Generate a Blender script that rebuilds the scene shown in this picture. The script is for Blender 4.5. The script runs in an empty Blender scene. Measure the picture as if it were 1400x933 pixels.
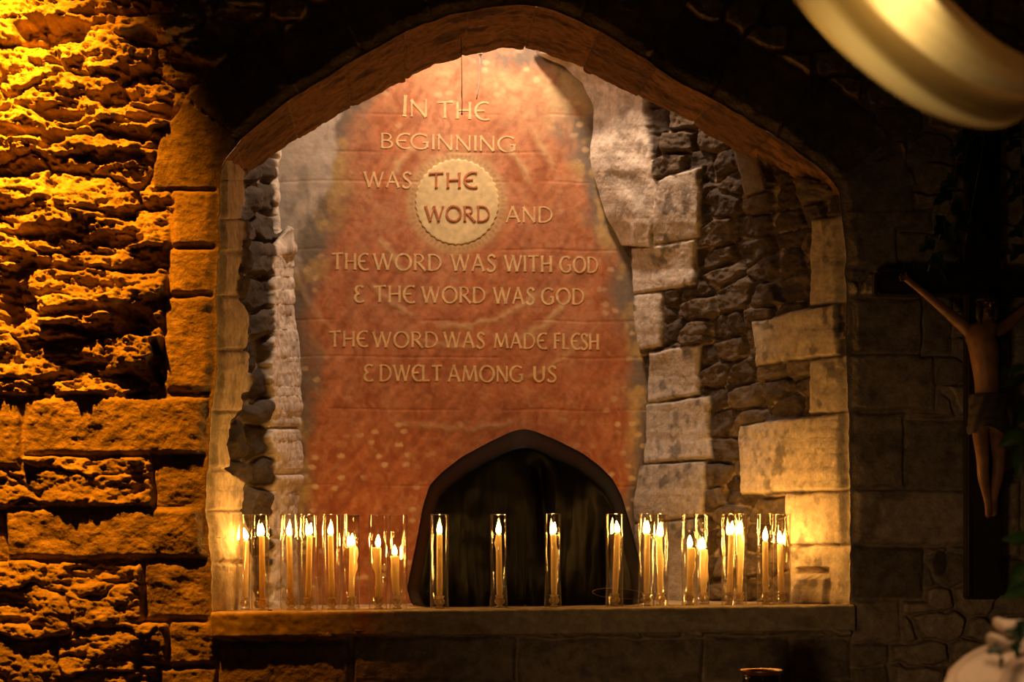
import bpy, bmesh, math, random
import numpy as np
from mathutils import Vector, Matrix

# ------------------------------------------------------------------ camera, world, lights
F = 1400 * 50 / 36.0          # focal length in px
D = 3.767                     # camera to the face of the wall
ZC = 1.30                     # camera height
HY = 785.0                    # horizon row
scene = bpy.context.scene
COL = scene.collection
rng = random.Random(7)


def at(px, py, Y):
    d = D + Y
    return Vector(((px - 700.0) * d / F, Y, ZC + (HY - py) * d / F))


cam_d = bpy.data.cameras.new('camera')
cam = bpy.data.objects.new('camera', cam_d)
COL.objects.link(cam)
cam.location = (0, -D, ZC)
cam.rotation_euler = (math.pi / 2, 0, 0)
cam_d.lens = 50
cam_d.sensor_width = 36
cam_d.sensor_fit = 'HORIZONTAL'
cam_d.shift_y = (HY - 466.5) / 1400.0
cam_d.clip_start = 0.05
cam_d.dof.use_dof = True
cam_d.dof.focus_distance = D + 0.1
cam_d.dof.aperture_fstop = 2.8
scene.camera = cam

scene.view_settings.view_transform = 'Standard'
scene.view_settings.look = 'None'
scene.view_settings.gamma = 1
scene.view_settings.exposure = 0.0
scene.view_settings.use_curve_mapping = False
scene.cycles.use_denoising = True
scene.cycles.max_bounces = 10
scene.cycles.transparent_max_bounces = 40
scene.cycles.sample_clamp_indirect = 4.0

w = bpy.data.worlds.new('world')
scene.world = w
w.use_nodes = True
w.node_tree.nodes['Background'].inputs[0].default_value = (1.0, 0.62, 0.28, 1)
w.node_tree.nodes['Background'].inputs[1].default_value = 0.006


def lamp(name, kind, loc, energy, color, target=None, **kw):
    l = bpy.data.lights.new(name, kind)
    l.energy = energy
    l.color = color
    for k, v in kw.items():
        setattr(l, k, v)
    o = bpy.data.objects.new(name, l)
    o.location = loc
    if target is not None:
        o.rotation_euler = (Vector(target) - Vector(loc)).to_track_quat('-Z', 'Y').to_euler()
    COL.objects.link(o)
    return o


AMBER = (1.0, 0.285, 0.005)
lamp('amber_spot', 'SPOT', at(-160, -470, -0.60), 760, AMBER, at(-95, 230, -0.02),
     spot_size=math.radians(77), spot_blend=1.0, shadow_soft_size=0.03)
NICHE = (1.0, 0.71, 0.50)
lamp('niche_spot', 'SPOT', (0.0, 0.39, 3.66), 116, NICHE, at(660, 600, 0.70),
     spot_size=math.radians(120), spot_blend=1.0, shadow_soft_size=0.08)
lamp('niche_fill_spot', 'SPOT', (-0.34, 0.41, 3.22), 12, NICHE, at(800, 420, 0.75),
     spot_size=math.radians(100), spot_blend=1.0, shadow_soft_size=0.08)  # added fill to soften the plaster overhang's shadow on the mural
lamp('wall_fill_spot', 'SPOT', (-0.15, -2.5, 0.95), 20, (1.0, 0.62, 0.29), (0.90, 0, 1.00),
     spot_size=math.radians(66), spot_blend=1.0, shadow_soft_size=0.12)  # added unseen fill for the right wall and ledge, no real fixture
lamp('cloth_fill_spot', 'SPOT', (0.42, -2.75, 1.95), 34, (1.0, 0.62, 0.34), (0.86, -1.58, 1.05),
     spot_size=math.radians(34), spot_blend=0.9, shadow_soft_size=0.12)  # added unseen fill aimed at the cream cloth, not a table lamp



# ------------------------------------------------------------------ helpers: objects
def tag(o, label=None, cat=None, group=None, kind=None):
    if label: o['label'] = label
    if cat: o['category'] = cat
    if group: o['group'] = group
    if kind: o['kind'] = kind
    return o


def empty(name, loc, label, cat, group=None):
    o = bpy.data.objects.new(name, None)
    o.empty_display_size = 0.05
    o.location = loc
    COL.objects.link(o)
    return tag(o, label, cat, group)


def link(name, me, mat=None, parent=None, smooth=True):
    """mesh data in world coordinates; with a parent the object keeps them in place"""
    o = bpy.data.objects.new(name, me)
    COL.objects.link(o)
    if mat: me.materials.append(mat)
    if smooth and len(me.polygons):
        me.polygons.foreach_set('use_smooth', [True] * len(me.polygons))
    if parent is not None:
        o.parent = parent
        o.matrix_parent_inverse = Matrix.Translation(-parent.location)
        off = root_offset(parent)
        o.matrix_parent_inverse = Matrix.Translation(-off)
    return o


def root_offset(p):
    """world position of a parent (only translations are used on empties)"""
    v = Vector((0, 0, 0))
    while p is not None:
        if p.type == 'EMPTY':
            v += p.location
            p = None
        else:
            # a mesh part: its own data are already in world coordinates
            return Vector((0, 0, 0))
    return v


def bm_obj(name, bm, mat, parent=None, smooth=True):
    me = bpy.data.meshes.new(name)
    bmesh.ops.recalc_face_normals(bm, faces=bm.faces)
    bm.to_mesh(me)
    bm.free()
    return link(name, me, mat, parent, smooth)


def mesh_np(name, V, Q, mat, col=None, parent=None, T=None):
    me = bpy.data.meshes.new(name)
    V = np.asarray(V, np.float32)
    Q = np.asarray(Q, np.int32)
    n = len(Q)
    me.vertices.add(len(V))
    me.vertices.foreach_set('co', V.ravel())
    k = Q.shape[1]
    me.loops.add(n * k)
    me.loops.foreach_set('vertex_index', Q.ravel())
    me.polygons.add(n)
    me.polygons.foreach_set('loop_start', np.arange(0, n * k, k, dtype=np.int32))
    me.polygons.foreach_set('loop_total', np.full(n, k, np.int32))
    me.update(calc_edges=True)
    if col is not None:
        a = me.color_attributes.new('Col', 'FLOAT_COLOR', 'POINT')
        c = np.ones((len(V), 4), np.float32)
        c[:, :3] = np.clip(col, 0, 1)
        a.data.foreach_set('color', c.ravel())
    me.validate()
    return link(name, me, mat, parent)


def tube_bm(bm, pts, radii, seg=8, cap=True):
    pts = [Vector(p) for p in pts]
    if not hasattr(radii, '__len__'): radii = [radii] * len(pts)
    rings = []
    up = Vector((0.13, 0.21, 0.97))
    for i, p in enumerate(pts):
        t = (pts[min(i + 1, len(pts) - 1)] - pts[max(i - 1, 0)]).normalized()
        a = t.cross(up)
        if a.length < 1e-4: a = t.cross(Vector((1, 0, 0)))
        a.normalize()
        b = t.cross(a)
        rings.append([bm.verts.new(p + (a * math.cos(2 * math.pi * k / seg) + b * math.sin(2 * math.pi * k / seg)) * radii[i])
                      for k in range(seg)])
    for r0, r1 in zip(rings, rings[1:]):
        for k in range(seg):
            bm.faces.new((r0[k], r0[(k + 1) % seg], r1[(k + 1) % seg], r1[k]))
    if cap:
        bm.faces.new(rings[0][::-1])
        bm.faces.new(rings[-1])
    return bm


def lathe_bm(bm, prof, center, seg=24, cap=True, wob=None):
    """prof: list of (r, z); center: base point"""
    c = Vector(center)
    rings = []
    for (r, z) in prof:
        ring = []
        for k in range(seg):
            a = 2 * math.pi * k / seg
            rr = r if wob is None else r * wob(a, z)
            ring.append(bm.verts.new(c + Vector((rr * math.cos(a), rr * math.sin(a), z))))
        rings.append(ring)
    for r0, r1 in zip(rings, rings[1:]):
        for k in range(seg):
            bm.faces.new((r0[k], r0[(k + 1) % seg], r1[(k + 1) % seg], r1[k]))
    if cap:
        bm.faces.new(rings[0][::-1])
        bm.faces.new(rings[-1])
    return bm


# ------------------------------------------------------------------ helpers: noise
def hash2(ix, iy, seed):
    ix = ix.astype(np.int64); iy = iy.astype(np.int64)
    h = (ix * 374761393 + iy * 668265263 + seed * 2147483647) & 0xffffffff
    h = ((h ^ (h >> 13)) * 1274126177) & 0xffffffff
    h = ((h ^ (h >> 16)) * 2246822519) & 0xffffffff
    return ((h ^ (h >> 15)) & 0xffffff) / float(0xffffff)


def vnoise(x, y, seed=0):
    ix = np.floor(x); iy = np.floor(y)
    fx = x - ix; fy = y - iy
    fx = fx * fx * fx * (fx * (fx * 6 - 15) + 10)
    fy = fy * fy * fy * (fy * (fy * 6 - 15) + 10)
    a = hash2(ix, iy, seed); b = hash2(ix + 1, iy, seed)
    c = hash2(ix, iy + 1, seed); d = hash2(ix + 1, iy + 1, seed)
    return (a * (1 - fx) + b * fx) * (1 - fy) + (c * (1 - fx) + d * fx) * fy


def fbm(x, y, seed=0, oct=5, gain=0.5):
    s = 0; a = 1.0; t = 0
    for i in range(oct):
        ca, sa = math.cos(0.6 * i), math.sin(0.6 * i)
        s = s + a * (vnoise((x * ca - y * sa) * 2 ** i + 17.3 * i, (x * sa + y * ca) * 2 ** i + 5.1 * i, seed + i) * 2 - 1)
        t += a; a *= gain
    return s / t


def ridged(x, y, seed=0, oct=5):
    s = 0; a = 1.0; t = 0
    for i in range(oct):
        s = s + a * (1 - np.abs(vnoise(x * 2 ** i + 9.7 * i, y * 2 ** i, seed + i) * 2 - 1))
        t += a; a *= 0.5
    return s / t


def sstep(a, b, x):
    t = np.clip((x - a) / (b - a), 0, 1)
    return t * t * (3 - 2 * t)


def rubble(px, py, cw, ch, seed, warp=6.0, power=3.0):
    """courses of rough stones: returns edge distance (0 at a joint), id noise, offsets from the stone's centre"""
    x = px + warp * fbm(px / 45, py / 45, seed + 50, 4)
    y = py + warp * fbm(px / 45, py / 45, seed + 60, 4)
    row = np.floor(y / ch); 
    F1 = np.full(px.shape, 9.0); F2 = np.full(px.shape, 9.0)
    r1 = np.zeros(px.shape); dx1 = np.zeros(px.shape); dy1 = np.zeros(px.shape)
    for dr in (-1, 0, 1):
        r = row + dr
        off = hash2(r, r * 0 + 3, seed + 7) * cw
        colm = np.floor((x - off) / cw)
        for dc in (-2, -1, 0, 1, 2):
            c = colm + dc
            sx = (c + 0.5 + 0.75 * (hash2(c, r, seed) - 0.5)) * cw + off
            sy = (r + 0.5 + 0.45 * (hash2(c, r, seed + 1) - 0.5)) * ch
            ddx = (x - sx) / cw; ddy = (y - sy) / ch
            d = (np.abs(ddx) ** power + np.abs(ddy) ** power) ** (1 / power)
            near = d < F1
            F2 = np.where(near, F1, np.minimum(F2, d))
            idn = hash2(c, r, seed + 2)
            r1 = np.where(near, idn, r1)
            dx1 = np.where(near, ddx, dx1); dy1 = np.where(near, ddy, dy1)
            F1 = np.where(near, d, F1)
    return F2 - F1, r1, dx1, dy1


def seg_dist(px, py, poly):
    """distance to a polyline and arclength of the nearest point"""
    pp = np.array(poly)
    sel = (px > pp[:, 0].min() - 130) & (px < pp[:, 0].max() + 130) & (py > pp[:, 1].min() - 130) & (py < pp[:, 1].max() + 130)
    if sel.sum() < sel.size:
        full = [np.full(px.shape, v) for v in (500.0, 0.0, 0.0, 0.0)]
        for f_, r_ in zip(full, seg_dist(px[sel], py[sel], poly)): f_[sel] = r_
        return full
    best = np.full(px.shape, 1e9); arc = np.zeros(px.shape); bx = np.zeros(px.shape); by = np.zeros(px.shape)
    acc = 0.0
    for (x0, y0), (x1, y1) in zip(poly, poly[1:]):
        L = math.hypot(x1 - x0, y1 - y0)
        if L < 1e-9: continue
        t = np.clip(((px - x0) * (x1 - x0) + (py - y0) * (y1 - y0)) / (L * L), 0, 1)
        qx = x0 + t * (x1 - x0); qy = y0 + t * (y1 - y0)
        d = np.hypot(px - qx, py - qy)
        m = d < best
        best = np.where(m, d, best); arc = np.where(m, acc + t * L, arc)
        bx = np.where(m, qx, bx); by = np.where(m, qy, by)
        acc += L
    return best, arc, bx, by


def inside(px, py, poly):
    c = np.zeros(px.shape, bool)
    n = len(poly)
    for i in range(n):
        x0, y0 = poly[i]; x1, y1 = poly[(i + 1) % n]
        if y0 == y1: continue
        cond = ((y0 > py) != (y1 > py)) & (px < (x1 - x0) * (py - y0) / (y1 - y0) + x0)
        c ^= cond
    return c


def resample(poly, n):
    p = np.array(poly, float)
    d = np.r_[0, np.cumsum(np.hypot(*np.diff(p, axis=0).T))]
    t = np.linspace(0, d[-1], n)
    return np.stack([np.interp(t, d, p[:, 0]), np.interp(t, d, p[:, 1])], 1)


def smooth_poly(poly, n, it=3):
    q = resample(poly, n)
    for _ in range(it):
        m = q.copy()
        m[1:-1] = 0.25 * q[:-2] + 0.5 * q[1:-1] + 0.25 * q[2:]
        q = m
    return q


def grid_quads(nr, nc, keep=None):
    i = np.arange(nr - 1)[:, None] * nc + np.arange(nc - 1)[None, :]
    q = np.stack([i, i + 1, i + nc + 1, i + nc], -1).reshape(-1, 4)
    return q


def back_project(PX, PY, Y):
    d = D + Y
    return np.stack([(PX - 700.0) * d / F, Y + 0 * PX, ZC + (HY - PY) * d / F], -1)


def displaced(P, h):
    """push a grid of points out along its normals, towards the camera"""
    du = np.gradient(P, axis=1); dv = np.gradient(P, axis=0)
    N = np.cross(du, dv)
    N /= np.linalg.norm(N, axis=-1, keepdims=True) + 1e-12
    tocam = np.array([0, -D, ZC]) - P
    s = np.sign((N * tocam).sum(-1, keepdims=True))
    return P + N * s * h[..., None]


def mixc(a, b, t):
    return a * (1 - t[..., None]) + b * t[..., None]


def C(*v):
    return np.array(v, float)


# ------------------------------------------------------------------ helpers: materials
def nmat(name):
    m = bpy.data.materials.new(name)
    m.use_nodes = True
    nt = m.node_tree
    return m, nt, nt.nodes['Principled BSDF']


def stone_mat(name, attr=True, color=(0.4, 0.32, 0.22), var=0.45, bump=0.5, dist=0.004, scale=38.0, rough=0.88):
    m, nt, b = nmat(name)
    tc = nt.nodes.new('ShaderNodeTexCoord')
    n1 = nt.nodes.new('ShaderNodeTexNoise'); n1.inputs['Scale'].default_value = scale
    n1.inputs['Detail'].default_value = 8; n1.inputs['Roughness'].default_value = 0.68
    nt.links.new(tc.outputs['Object'], n1.inputs['Vector'])
    mr = nt.nodes.new('ShaderNodeMapRange')
    mr.inputs['From Min'].default_value = 0.3; mr.inputs['From Max'].default_value = 0.72
    mr.inputs['To Min'].default_value = 1 - var; mr.inputs['To Max'].default_value = 1 + var * 0.6
    nt.links.new(n1.outputs['Fac'], mr.inputs['Value'])
    mul = nt.nodes.new('ShaderNodeVectorMath'); mul.operation = 'SCALE'
    if attr:
        a = nt.nodes.new('ShaderNodeAttribute'); a.attribute_name = 'Col'
        nt.links.new(a.outputs['Color'], mul.inputs[0])
    else:
        mul.inputs[0].default_value = color
    nt.links.new(mr.outputs['Result'], mul.inputs['Scale'])
    nt.links.new(mul.outputs['Vector'], b.inputs['Base Color'])
    n2 = nt.nodes.new('ShaderNodeTexNoise'); n2.inputs['Scale'].default_value = scale * 2.6
    n2.inputs['Detail'].default_value = 7; n2.inputs['Roughness'].default_value = 0.6
    nt.links.new(tc.outputs['Object'], n2.inputs['Vector'])
    ad = nt.nodes.new('ShaderNodeMath'); ad.operation = 'ADD'
    nt.links.new(n1.outputs['Fac'], ad.inputs[0]); nt.links.new(n2.outputs['Fac'], ad.inputs[1])
    bp = nt.nodes.new('ShaderNodeBump'); bp.inputs['Strength'].default_value = bump
    bp.inputs['Distance'].default_value = dist
    nt.links.new(ad.outputs['Value'], bp.inputs['Height'])
    nt.links.new(bp.outputs['Normal'], b.inputs['Normal'])
    b.inputs['Roughness'].default_value = rough
    b.inputs['Specular IOR Level'].default_value = 0.2
    return m


def plain(name, color, rough=0.6, metal=0.0, var=0.15, scale=60, bump=0.0, spec=0.4, **kw):
    m, nt, b = nmat(name)
    tc = nt.nodes.new('ShaderNodeTexCoord')
    n = nt.nodes.new('ShaderNodeTexNoise'); n.inputs['Scale'].default_value = scale; n.inputs['Detail'].default_value = 5
    nt.links.new(tc.outputs['Object'], n.inputs['Vector'])
    cr = nt.nodes.new('ShaderNodeValToRGB')
    cr.color_ramp.elements[0].position = 0.3; cr.color_ramp.elements[1].position = 0.7
    cr.color_ramp.elements[0].color = (*[c * (1 - var) for c in color], 1)
    cr.color_ramp.elements[1].color = (*[min(1, c * (1 + var)) for c in color], 1)
    nt.links.new(n.outputs['Fac'], cr.inputs['Fac'])
    nt.links.new(cr.outputs['Color'], b.inputs['Base Color'])
    b.inputs['Roughness'].default_value = rough
    b.inputs['Metallic'].default_value = metal
    b.inputs['Specular IOR Level'].default_value = spec
    for k, v in kw.items(): b.inputs[k].default_value = v
    if bump:
        bp = nt.nodes.new('ShaderNodeBump'); bp.inputs['Strength'].default_value = bump; bp.inputs['Distance'].default_value = 0.002
        nt.links.new(n.outputs['Fac'], bp.inputs['Height']); nt.links.new(bp.outputs['Normal'], b.inputs['Normal'])
    return m


M_WALL = stone_mat('rough_stone', var=0.5, bump=0.8, dist=0.006, scale=34)
M_JAMB = stone_mat('niche_stone', var=0.4, bump=0.6, dist=0.004, scale=40)
M_ARCH = stone_mat('arch_stone', var=0.5, bump=0.5, dist=0.003, scale=46)
M_LEDGE = stone_mat('ledge_stone', var=0.4, bump=0.35, dist=0.002, scale=50)
M_PAINT = stone_mat('mural_paint', var=0.16, bump=0.3, dist=0.0015, scale=52, rough=0.7)
M_CREAM = plain('cream_paint', (0.80, 0.54, 0.25), 0.75, var=0.2, scale=70)
M_PALE = plain('pale_disc_paint', (0.76, 0.57, 0.28), 0.75, var=0.16, scale=45)
M_RUST = plain('rust_paint', (0.50, 0.16, 0.06), 0.75, var=0.25, scale=70)


def thin_glass(name, tint, ior=1.5, rough=0.0):
    m = bpy.data.materials.new(name); m.use_nodes = True
    nt = m.node_tree; nt.nodes.clear()
    out = nt.nodes.new('ShaderNodeOutputMaterial')
    tr = nt.nodes.new('ShaderNodeBsdfTransparent'); tr.inputs[0].default_value = (*tint, 1)
    gl = nt.nodes.new('ShaderNodeBsdfGlossy'); gl.inputs['Roughness'].default_value = rough
    # Schlick reflectance from the facing angle, the same from both sides of the thin wall
    lw = nt.nodes.new('ShaderNodeLayerWeight'); lw.inputs['Blend'].default_value = 0.5
    pw = nt.nodes.new('ShaderNodeMath'); pw.operation = 'POWER'; pw.inputs[1].default_value = 5.0
    fr = nt.nodes.new('ShaderNodeMath'); fr.operation = 'MULTIPLY_ADD'
    f0 = ((ior - 1) / (ior + 1)) ** 2
    fr.inputs[1].default_value = 1 - f0; fr.inputs[2].default_value = f0
    nt.links.new(lw.outputs['Facing'], pw.inputs[0]); nt.links.new(pw.outputs[0], fr.inputs[0])
    mx = nt.nodes.new('ShaderNodeMixShader')
    nt.links.new(fr.outputs[0], mx.inputs[0]); nt.links.new(tr.outputs[0], mx.inputs[1])
    nt.links.new(gl.outputs[0], mx.inputs[2]); nt.links.new(mx.outputs[0], out.inputs[0])
    return m


M_GLASS = thin_glass('clear_glass', (0.985, 0.97, 0.94), 1.62, 0.035)
M_HOLDER = thin_glass('pressed_glass', (0.97, 0.93, 0.85), 3.2, 0.10)
_nt = M_HOLDER.node_tree
_df = _nt.nodes.new('ShaderNodeBsdfTranslucent'); _df.inputs[0].default_value = (.95, .85, .65, 1)
_m2 = _nt.nodes.new('ShaderNodeMixShader'); _m2.inputs[0].default_value = 0.30
_out = [n for n in _nt.nodes if n.type == 'OUTPUT_MATERIAL'][0]
_nt.links.new(_out.inputs[0].links[0].from_socket, _m2.inputs[1]); _nt.links.new(_df.outputs[0], _m2.inputs[2])
_nt.links.new(_m2.outputs[0], _out.inputs[0])
M_SOOT = bpy.data.materials.new('soot_film'); M_SOOT.use_nodes = True
_nt = M_SOOT.node_tree; _nt.nodes.clear()
_o = _nt.nodes.new('ShaderNodeOutputMaterial'); _t = _nt.nodes.new('ShaderNodeBsdfTransparent'); _d = _nt.nodes.new('ShaderNodeBsdfDiffuse')
_d.inputs[0].default_value = (.012, .008, .005, 1)
_a = _nt.nodes.new('ShaderNodeAttribute'); _a.attribute_name = 'Col'; _m = _nt.nodes.new('ShaderNodeMixShader')
_nt.links.new(_a.outputs['Fac'], _m.inputs[0]); _nt.links.new(_t.outputs[0], _m.inputs[1]); _nt.links.new(_d.outputs[0], _m.inputs[2]); _nt.links.new(_m.outputs[0], _o.inputs[0])
M_WAX = plain('ivory_wax', (0.98, 0.82, 0.50), 0.45, var=0.06, scale=80)
_nt = M_WAX.node_tree; _b = _nt.nodes['Principled BSDF']
_tl = _nt.nodes.new('ShaderNodeBsdfTranslucent'); _mx = _nt.nodes.new('ShaderNodeMixShader'); _mx.inputs[0].default_value = 0.5
_nt.links.new(_b.inputs['Base Color'].links[0].from_socket, _tl.inputs['Color'])
_nt.links.new(_b.outputs[0], _mx.inputs[1]); _nt.links.new(_tl.outputs[0], _mx.inputs[2])
_nt.links.new(_mx.outputs[0], _nt.nodes['Material Output'].inputs[0])
M_WICK = plain('burnt_wick', (0.02, 0.015, 0.01), 0.9)


def flame_mat():
    m = bpy.data.materials.new('candle_flame'); m.use_nodes = True
    nt = m.node_tree; nt.nodes.clear()
    out = nt.nodes.new('ShaderNodeOutputMaterial')
    em = nt.nodes.new('ShaderNodeEmission')
    em.inputs[0].default_value = (1.0, 0.50, 0.11, 1)
    em.inputs[1].default_value = 260.0
    nt.links.new(em.outputs[0], out.inputs[0])
    return m


M_FLAME = flame_mat()

# ------------------------------------------------------------------ outlines of the niche (photo pixels)
ARCH_OUT = [(300, 250), (303, 225), (325, 197), (350, 172), (395, 138), (440, 110), (500, 74), (560, 42), (620, 20), (680, 9), (705, 7),
            (740, 10), (790, 28), (850, 60), (920, 108), (1000, 150), (1080, 200), (1125, 235), (1146, 255), (1150, 285)]
ARCH_IN = [(300, 275), (312, 262), (338, 240), (372, 214), (415, 184), (462, 157), (520, 125), (580, 96), (630, 78), (680, 67), (705, 66),
           (735, 70), (790, 90), (840, 115), (900, 143), (950, 170), (1010, 210), (1060, 245), (1100, 278), (1118, 296)]
JL = [(300, 250), (297, 400), (296, 500), (289, 560), (284, 640), (281, 700), (288, 770), (291, 850)]      # left arris, at the wall's face
JR = [(1150, 285), (1156, 340), (1157, 490), (1161, 570), (1163, 850)]
NB = 0.80                                                                      # depth of the back of the niche
JRB = [(1040, -400), (900, -60), (770, 35), (728, 62), (735, 75), (770, 92), (798, 115), (811, 145), (812, 180), (809, 215), (818, 255), (828, 290), (846, 330), (866, 368),
       (870, 440), (876, 475), (887, 515), (884, 600), (874, 650), (868, 700), (868, 900)]                   # where the right side meets the mural


def interp_y(poly, py):
    p = np.array(poly, float)
    return np.interp(py, p[:, 1], p[:, 0])


def rough_line(poly, py, seed, amp):
    return interp_y(poly, py) + amp * fbm(py / 22.0, py * 0 + 1.7, seed, 4)


_aout = smooth_poly(ARCH_OUT, 120, 2)
_jl_y = np.arange(250, 851, 6.0)
_jl = np.stack([rough_line(JL, _jl_y, 91, 3.0), _jl_y], 1)
_jr_y = np.arange(285, 851, 6.0)
_jr = np.stack([rough_line(JR, _jr_y, 93, 2.2), _jr_y], 1)
_ao = _aout.copy()
_tt = np.linspace(0, 60, len(_ao))
_ao[:, 1] += 2.0 * fbm(_tt, _tt * 0, 95, 3)
OPEN = [tuple(p) for p in _jl[::-1]] + [tuple(p) for p in _ao] + [tuple(p) for p in _jr]

# ------------------------------------------------------------------ face of the wall
def axis(lo, a, b, hi, step, coarse):
    return np.r_[np.arange(lo, a, coarse), np.arange(a, b, step), np.arange(b, hi + 1, coarse)]


def block(px, py, x0, y0, x1, y1, r, seed, wob=4.0):
    """signed distance into a squared block, wobbly edges: >0 inside"""
    x = px + wob * fbm(px / 40, py / 40, seed, 4); y = py + wob * 0.8 * fbm(px / 40, py / 40, seed + 9, 4)
    return np.minimum(np.minimum(x - x0, x1 - x), np.minimum(y - y0, y1 - y))


LIME = C(0.44, 0.33, 0.215)
DARKST = C(0.17, 0.125, 0.085)
MORT = C(0.36, 0.275, 0.18)


def wall_face():
    ax = axis(-700, -24, 1424, 2100, 1.7, 40)
    ay = axis(-640, -20, 950, 1456, 1.7, 40)
    PX, PY = np.meshgrid(ax, ay)
    # rubble: large broken stones on the left, smaller ones elsewhere
    left = 1 - sstep(220, 420, PX)
    ea, ra, dxa, dya = rubble(PX, PY, 112, 58, 11, 16)
    eb, rb, dxb, dyb = rubble(PX, PY, 62, 38, 13, 9)
    e = ea * left + eb * (1 - left); rid = np.where(left > .5, ra, rb)
    hl = 0.020 * sstep(0.0, 0.12, ea) * (0.2 + 1.5 * ra) + 0.05 * (hash2(np.floor(ra * 9999), PX * 0, 15) - 0.35) * dya
    hr = 0.022 * sstep(0.0, 0.20, eb) * (0.4 + 1.2 * rb) + 0.006 * fbm(PX / 14, PY / 11, 45, 5)
    cre = ridged((PX + 10 * fbm(PX / 40, PY / 40, 40, 3)) / 130, PY / 44, 41, 5)
    hl -= 0.050 * sstep(0.70, 0.92, cre)
    terr = fbm(PX / 105, PY / 48, 43, 6, 0.58)
    tq = np.floor(terr * 6) / 6 + sstep(0.75, 1.0, terr * 6 - np.floor(terr * 6)) / 6
    hl += 0.060 * (0.7 * tq + 0.3 * terr)
    hl += 0.020 * fbm(PX / 34, PY / 20, 44, 6, 0.62) + 0.007 * fbm(PX / 9, PY / 7, 45, 4, 0.6)
    for hx, hy, rx, ry, dp in [(75, 50, 58, 24, .05), (5, 128, 16, 26, .04), (160, 140, 24, 22, .04), (20, 186, 26, 10, .035), (95, 160, 24, 9, .03), (80, 196, 14, 8, .03), (150, 215, 60, 10, .035),
                               (178, 118, 12, 30, .03), (200, 60, 26, 14, .04), (60, 322, 60, 9, .035), (160, 330, 40, 10, .04), (195, 440, 26, 22, .045), (150, 455, 50, 12, .03), (18, 420, 16, 40, .04),
                               (215, 500, 8, 36, .05), (120, 500, 30, 9, .03), (200, 20, 40, 12, .04), (18, 575, 16, 26, .03)]:
        ed = 1 - np.hypot((PX - hx + 9 * fbm(PX / 18, PY / 18, int(hx), 4)) / rx, (PY - hy + 7 * fbm(PX / 18, PY / 18, int(hy) + 3, 4)) / ry)
        hl -= dp * sstep(0.0, 0.3, ed)
    low = sstep(540, 700, PY)
    hl = hl * (1 - 0.55 * low) + 0.010 + 0.006 * low
    h = hl * left + hr * (1 - left)
    col = mixc(DARKST, LIME, np.clip(0.25 + 0.9 * rid + 0.3 * fbm(PX / 60, PY / 60, 47, 4), 0, 1))
    col = mixc(MORT, col, sstep(0.0, 0.14, e))
    smooth_h = 0.003 * fbm(PX / 22, PY / 16, 49, 6, 0.6) + 0.004 * fbm(PX / 90, PY / 60, 51, 3)
    # squared blocks: x0, y0, x1, y1, height, tint
    B = [(228, 180, 300, 258, .012, .7), (236, 262, 300, 340, .014, .75), (234, 341, 298, 405, .012, .8), (228, 407, 298, 536, .016, .85),
         (34, 545, 286, 622, .020, .85), (-40, 545, 30, 640, .024, .8), (214, 626, 287, 690, .006, .8),
         (8, 697, 283, 764, .020, .9), (200, 768, 291, 846, .012, .95), (-40, 700, 6, 764, .0, .8),
         (234, 850, 294, 912, .012, .85), (220, 914, 300, 1000, .008, .7),
         (1150, 288, 1272, 366, .016, .8), (1164, 410, 1262, 482, .014, .75), (1160, 486, 1276, 562, .014, .9),
         (1162, 565, 1236, 668, .010, .8), (1240, 576, 1320, 668, .004, .6), (1162, 671, 1322, 745, .014, .95),
         (1164, 749, 1260, 818, .008, .45), (1166, 822, 1230, 876, .012, .9), (1264, 400, 1300, 484, .006, .6),
         (1368, 660, 1395, 760, .010, 1.0), (1385, 470, 1440, 570, .01, .9), (1230, 320, 1316, 372, .010, .7),
         (482, 872, 706, 934, .008, .55), (710, 876, 960, 940, .006, .6), (300, 880, 478, 950, .004, .6),
         (964, 872, 1080, 930, .006, .6), (1084, 876, 1160, 928, .01, .7)]
    for i, (x0, y0, x1, y1, hh, tint) in enumerate(B):
        s = block(PX, PY, x0, y0, x1, y1, 6, 200 + 3 * i, 4.0)
        m = sstep(-2.5, 3.0, s)
        bev = 0.010 * (1 - np.clip(s / 7.0, 0, 1)) ** 2
        c0 = LIME * tint * (0.95 + 0.1 * math.sin(i * 7.1))
        stain = sstep(0.05, 0.5, fbm(PX / 34, PY / 26, 300 + i, 5))
        cb = mixc(np.broadcast_to(c0, PX.shape + (3,)), np.broadcast_to(DARKST * 0.9, PX.shape + (3,)), 0.6 * stain)
        wide = sstep(-9, -1, s) * (1 - m)
        h = h * (1 - wide) + (hh - 0.016) * wide
        h = h * (1 - m) + (hh + smooth_h * (2.2 if x0 < 300 and y0 > 500 else 1.5) - bev) * m
        col = mixc(col, cb, m)
    # an oval pebble set in the mortar right of the niche
    ov = 1 - np.hypot((PX - 1283) / 9.5, (PY - 770) / 19)
    mo = sstep(0, 0.15, ov)
    h = h * (1 - mo) + mo * 0.014
    col = mixc(col, np.broadcast_to(DARKST * 0.6, col.shape), mo)
    # voussoirs of the arch
    ins = inside(PX, PY, OPEN)
    darch, arc, _, _ = seg_dist(PX, PY, [tuple(p) for p in _ao])
    vr = np.floor(arc / 104 + 0.37); vf = arc / 104 + 0.37 - vr
    depth = 78 + 30 * hash2(vr, vr * 0 + 2, 77)
    above = PY < np.interp(PX, [300, 1150], [258, 290])
    s = np.minimum(depth - darch, np.minimum(vf, 1 - vf) * 104)
    m = sstep(-2, 3, s + 3 * fbm(PX / 25, PY / 25, 79, 4)) * above
    bev = 0.009 * (1 - np.clip(s / 6.0, 0, 1)) ** 2
    lum = 0.5 + 0.35 * hash2(vr, vr * 0 + 5, 78)
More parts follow.
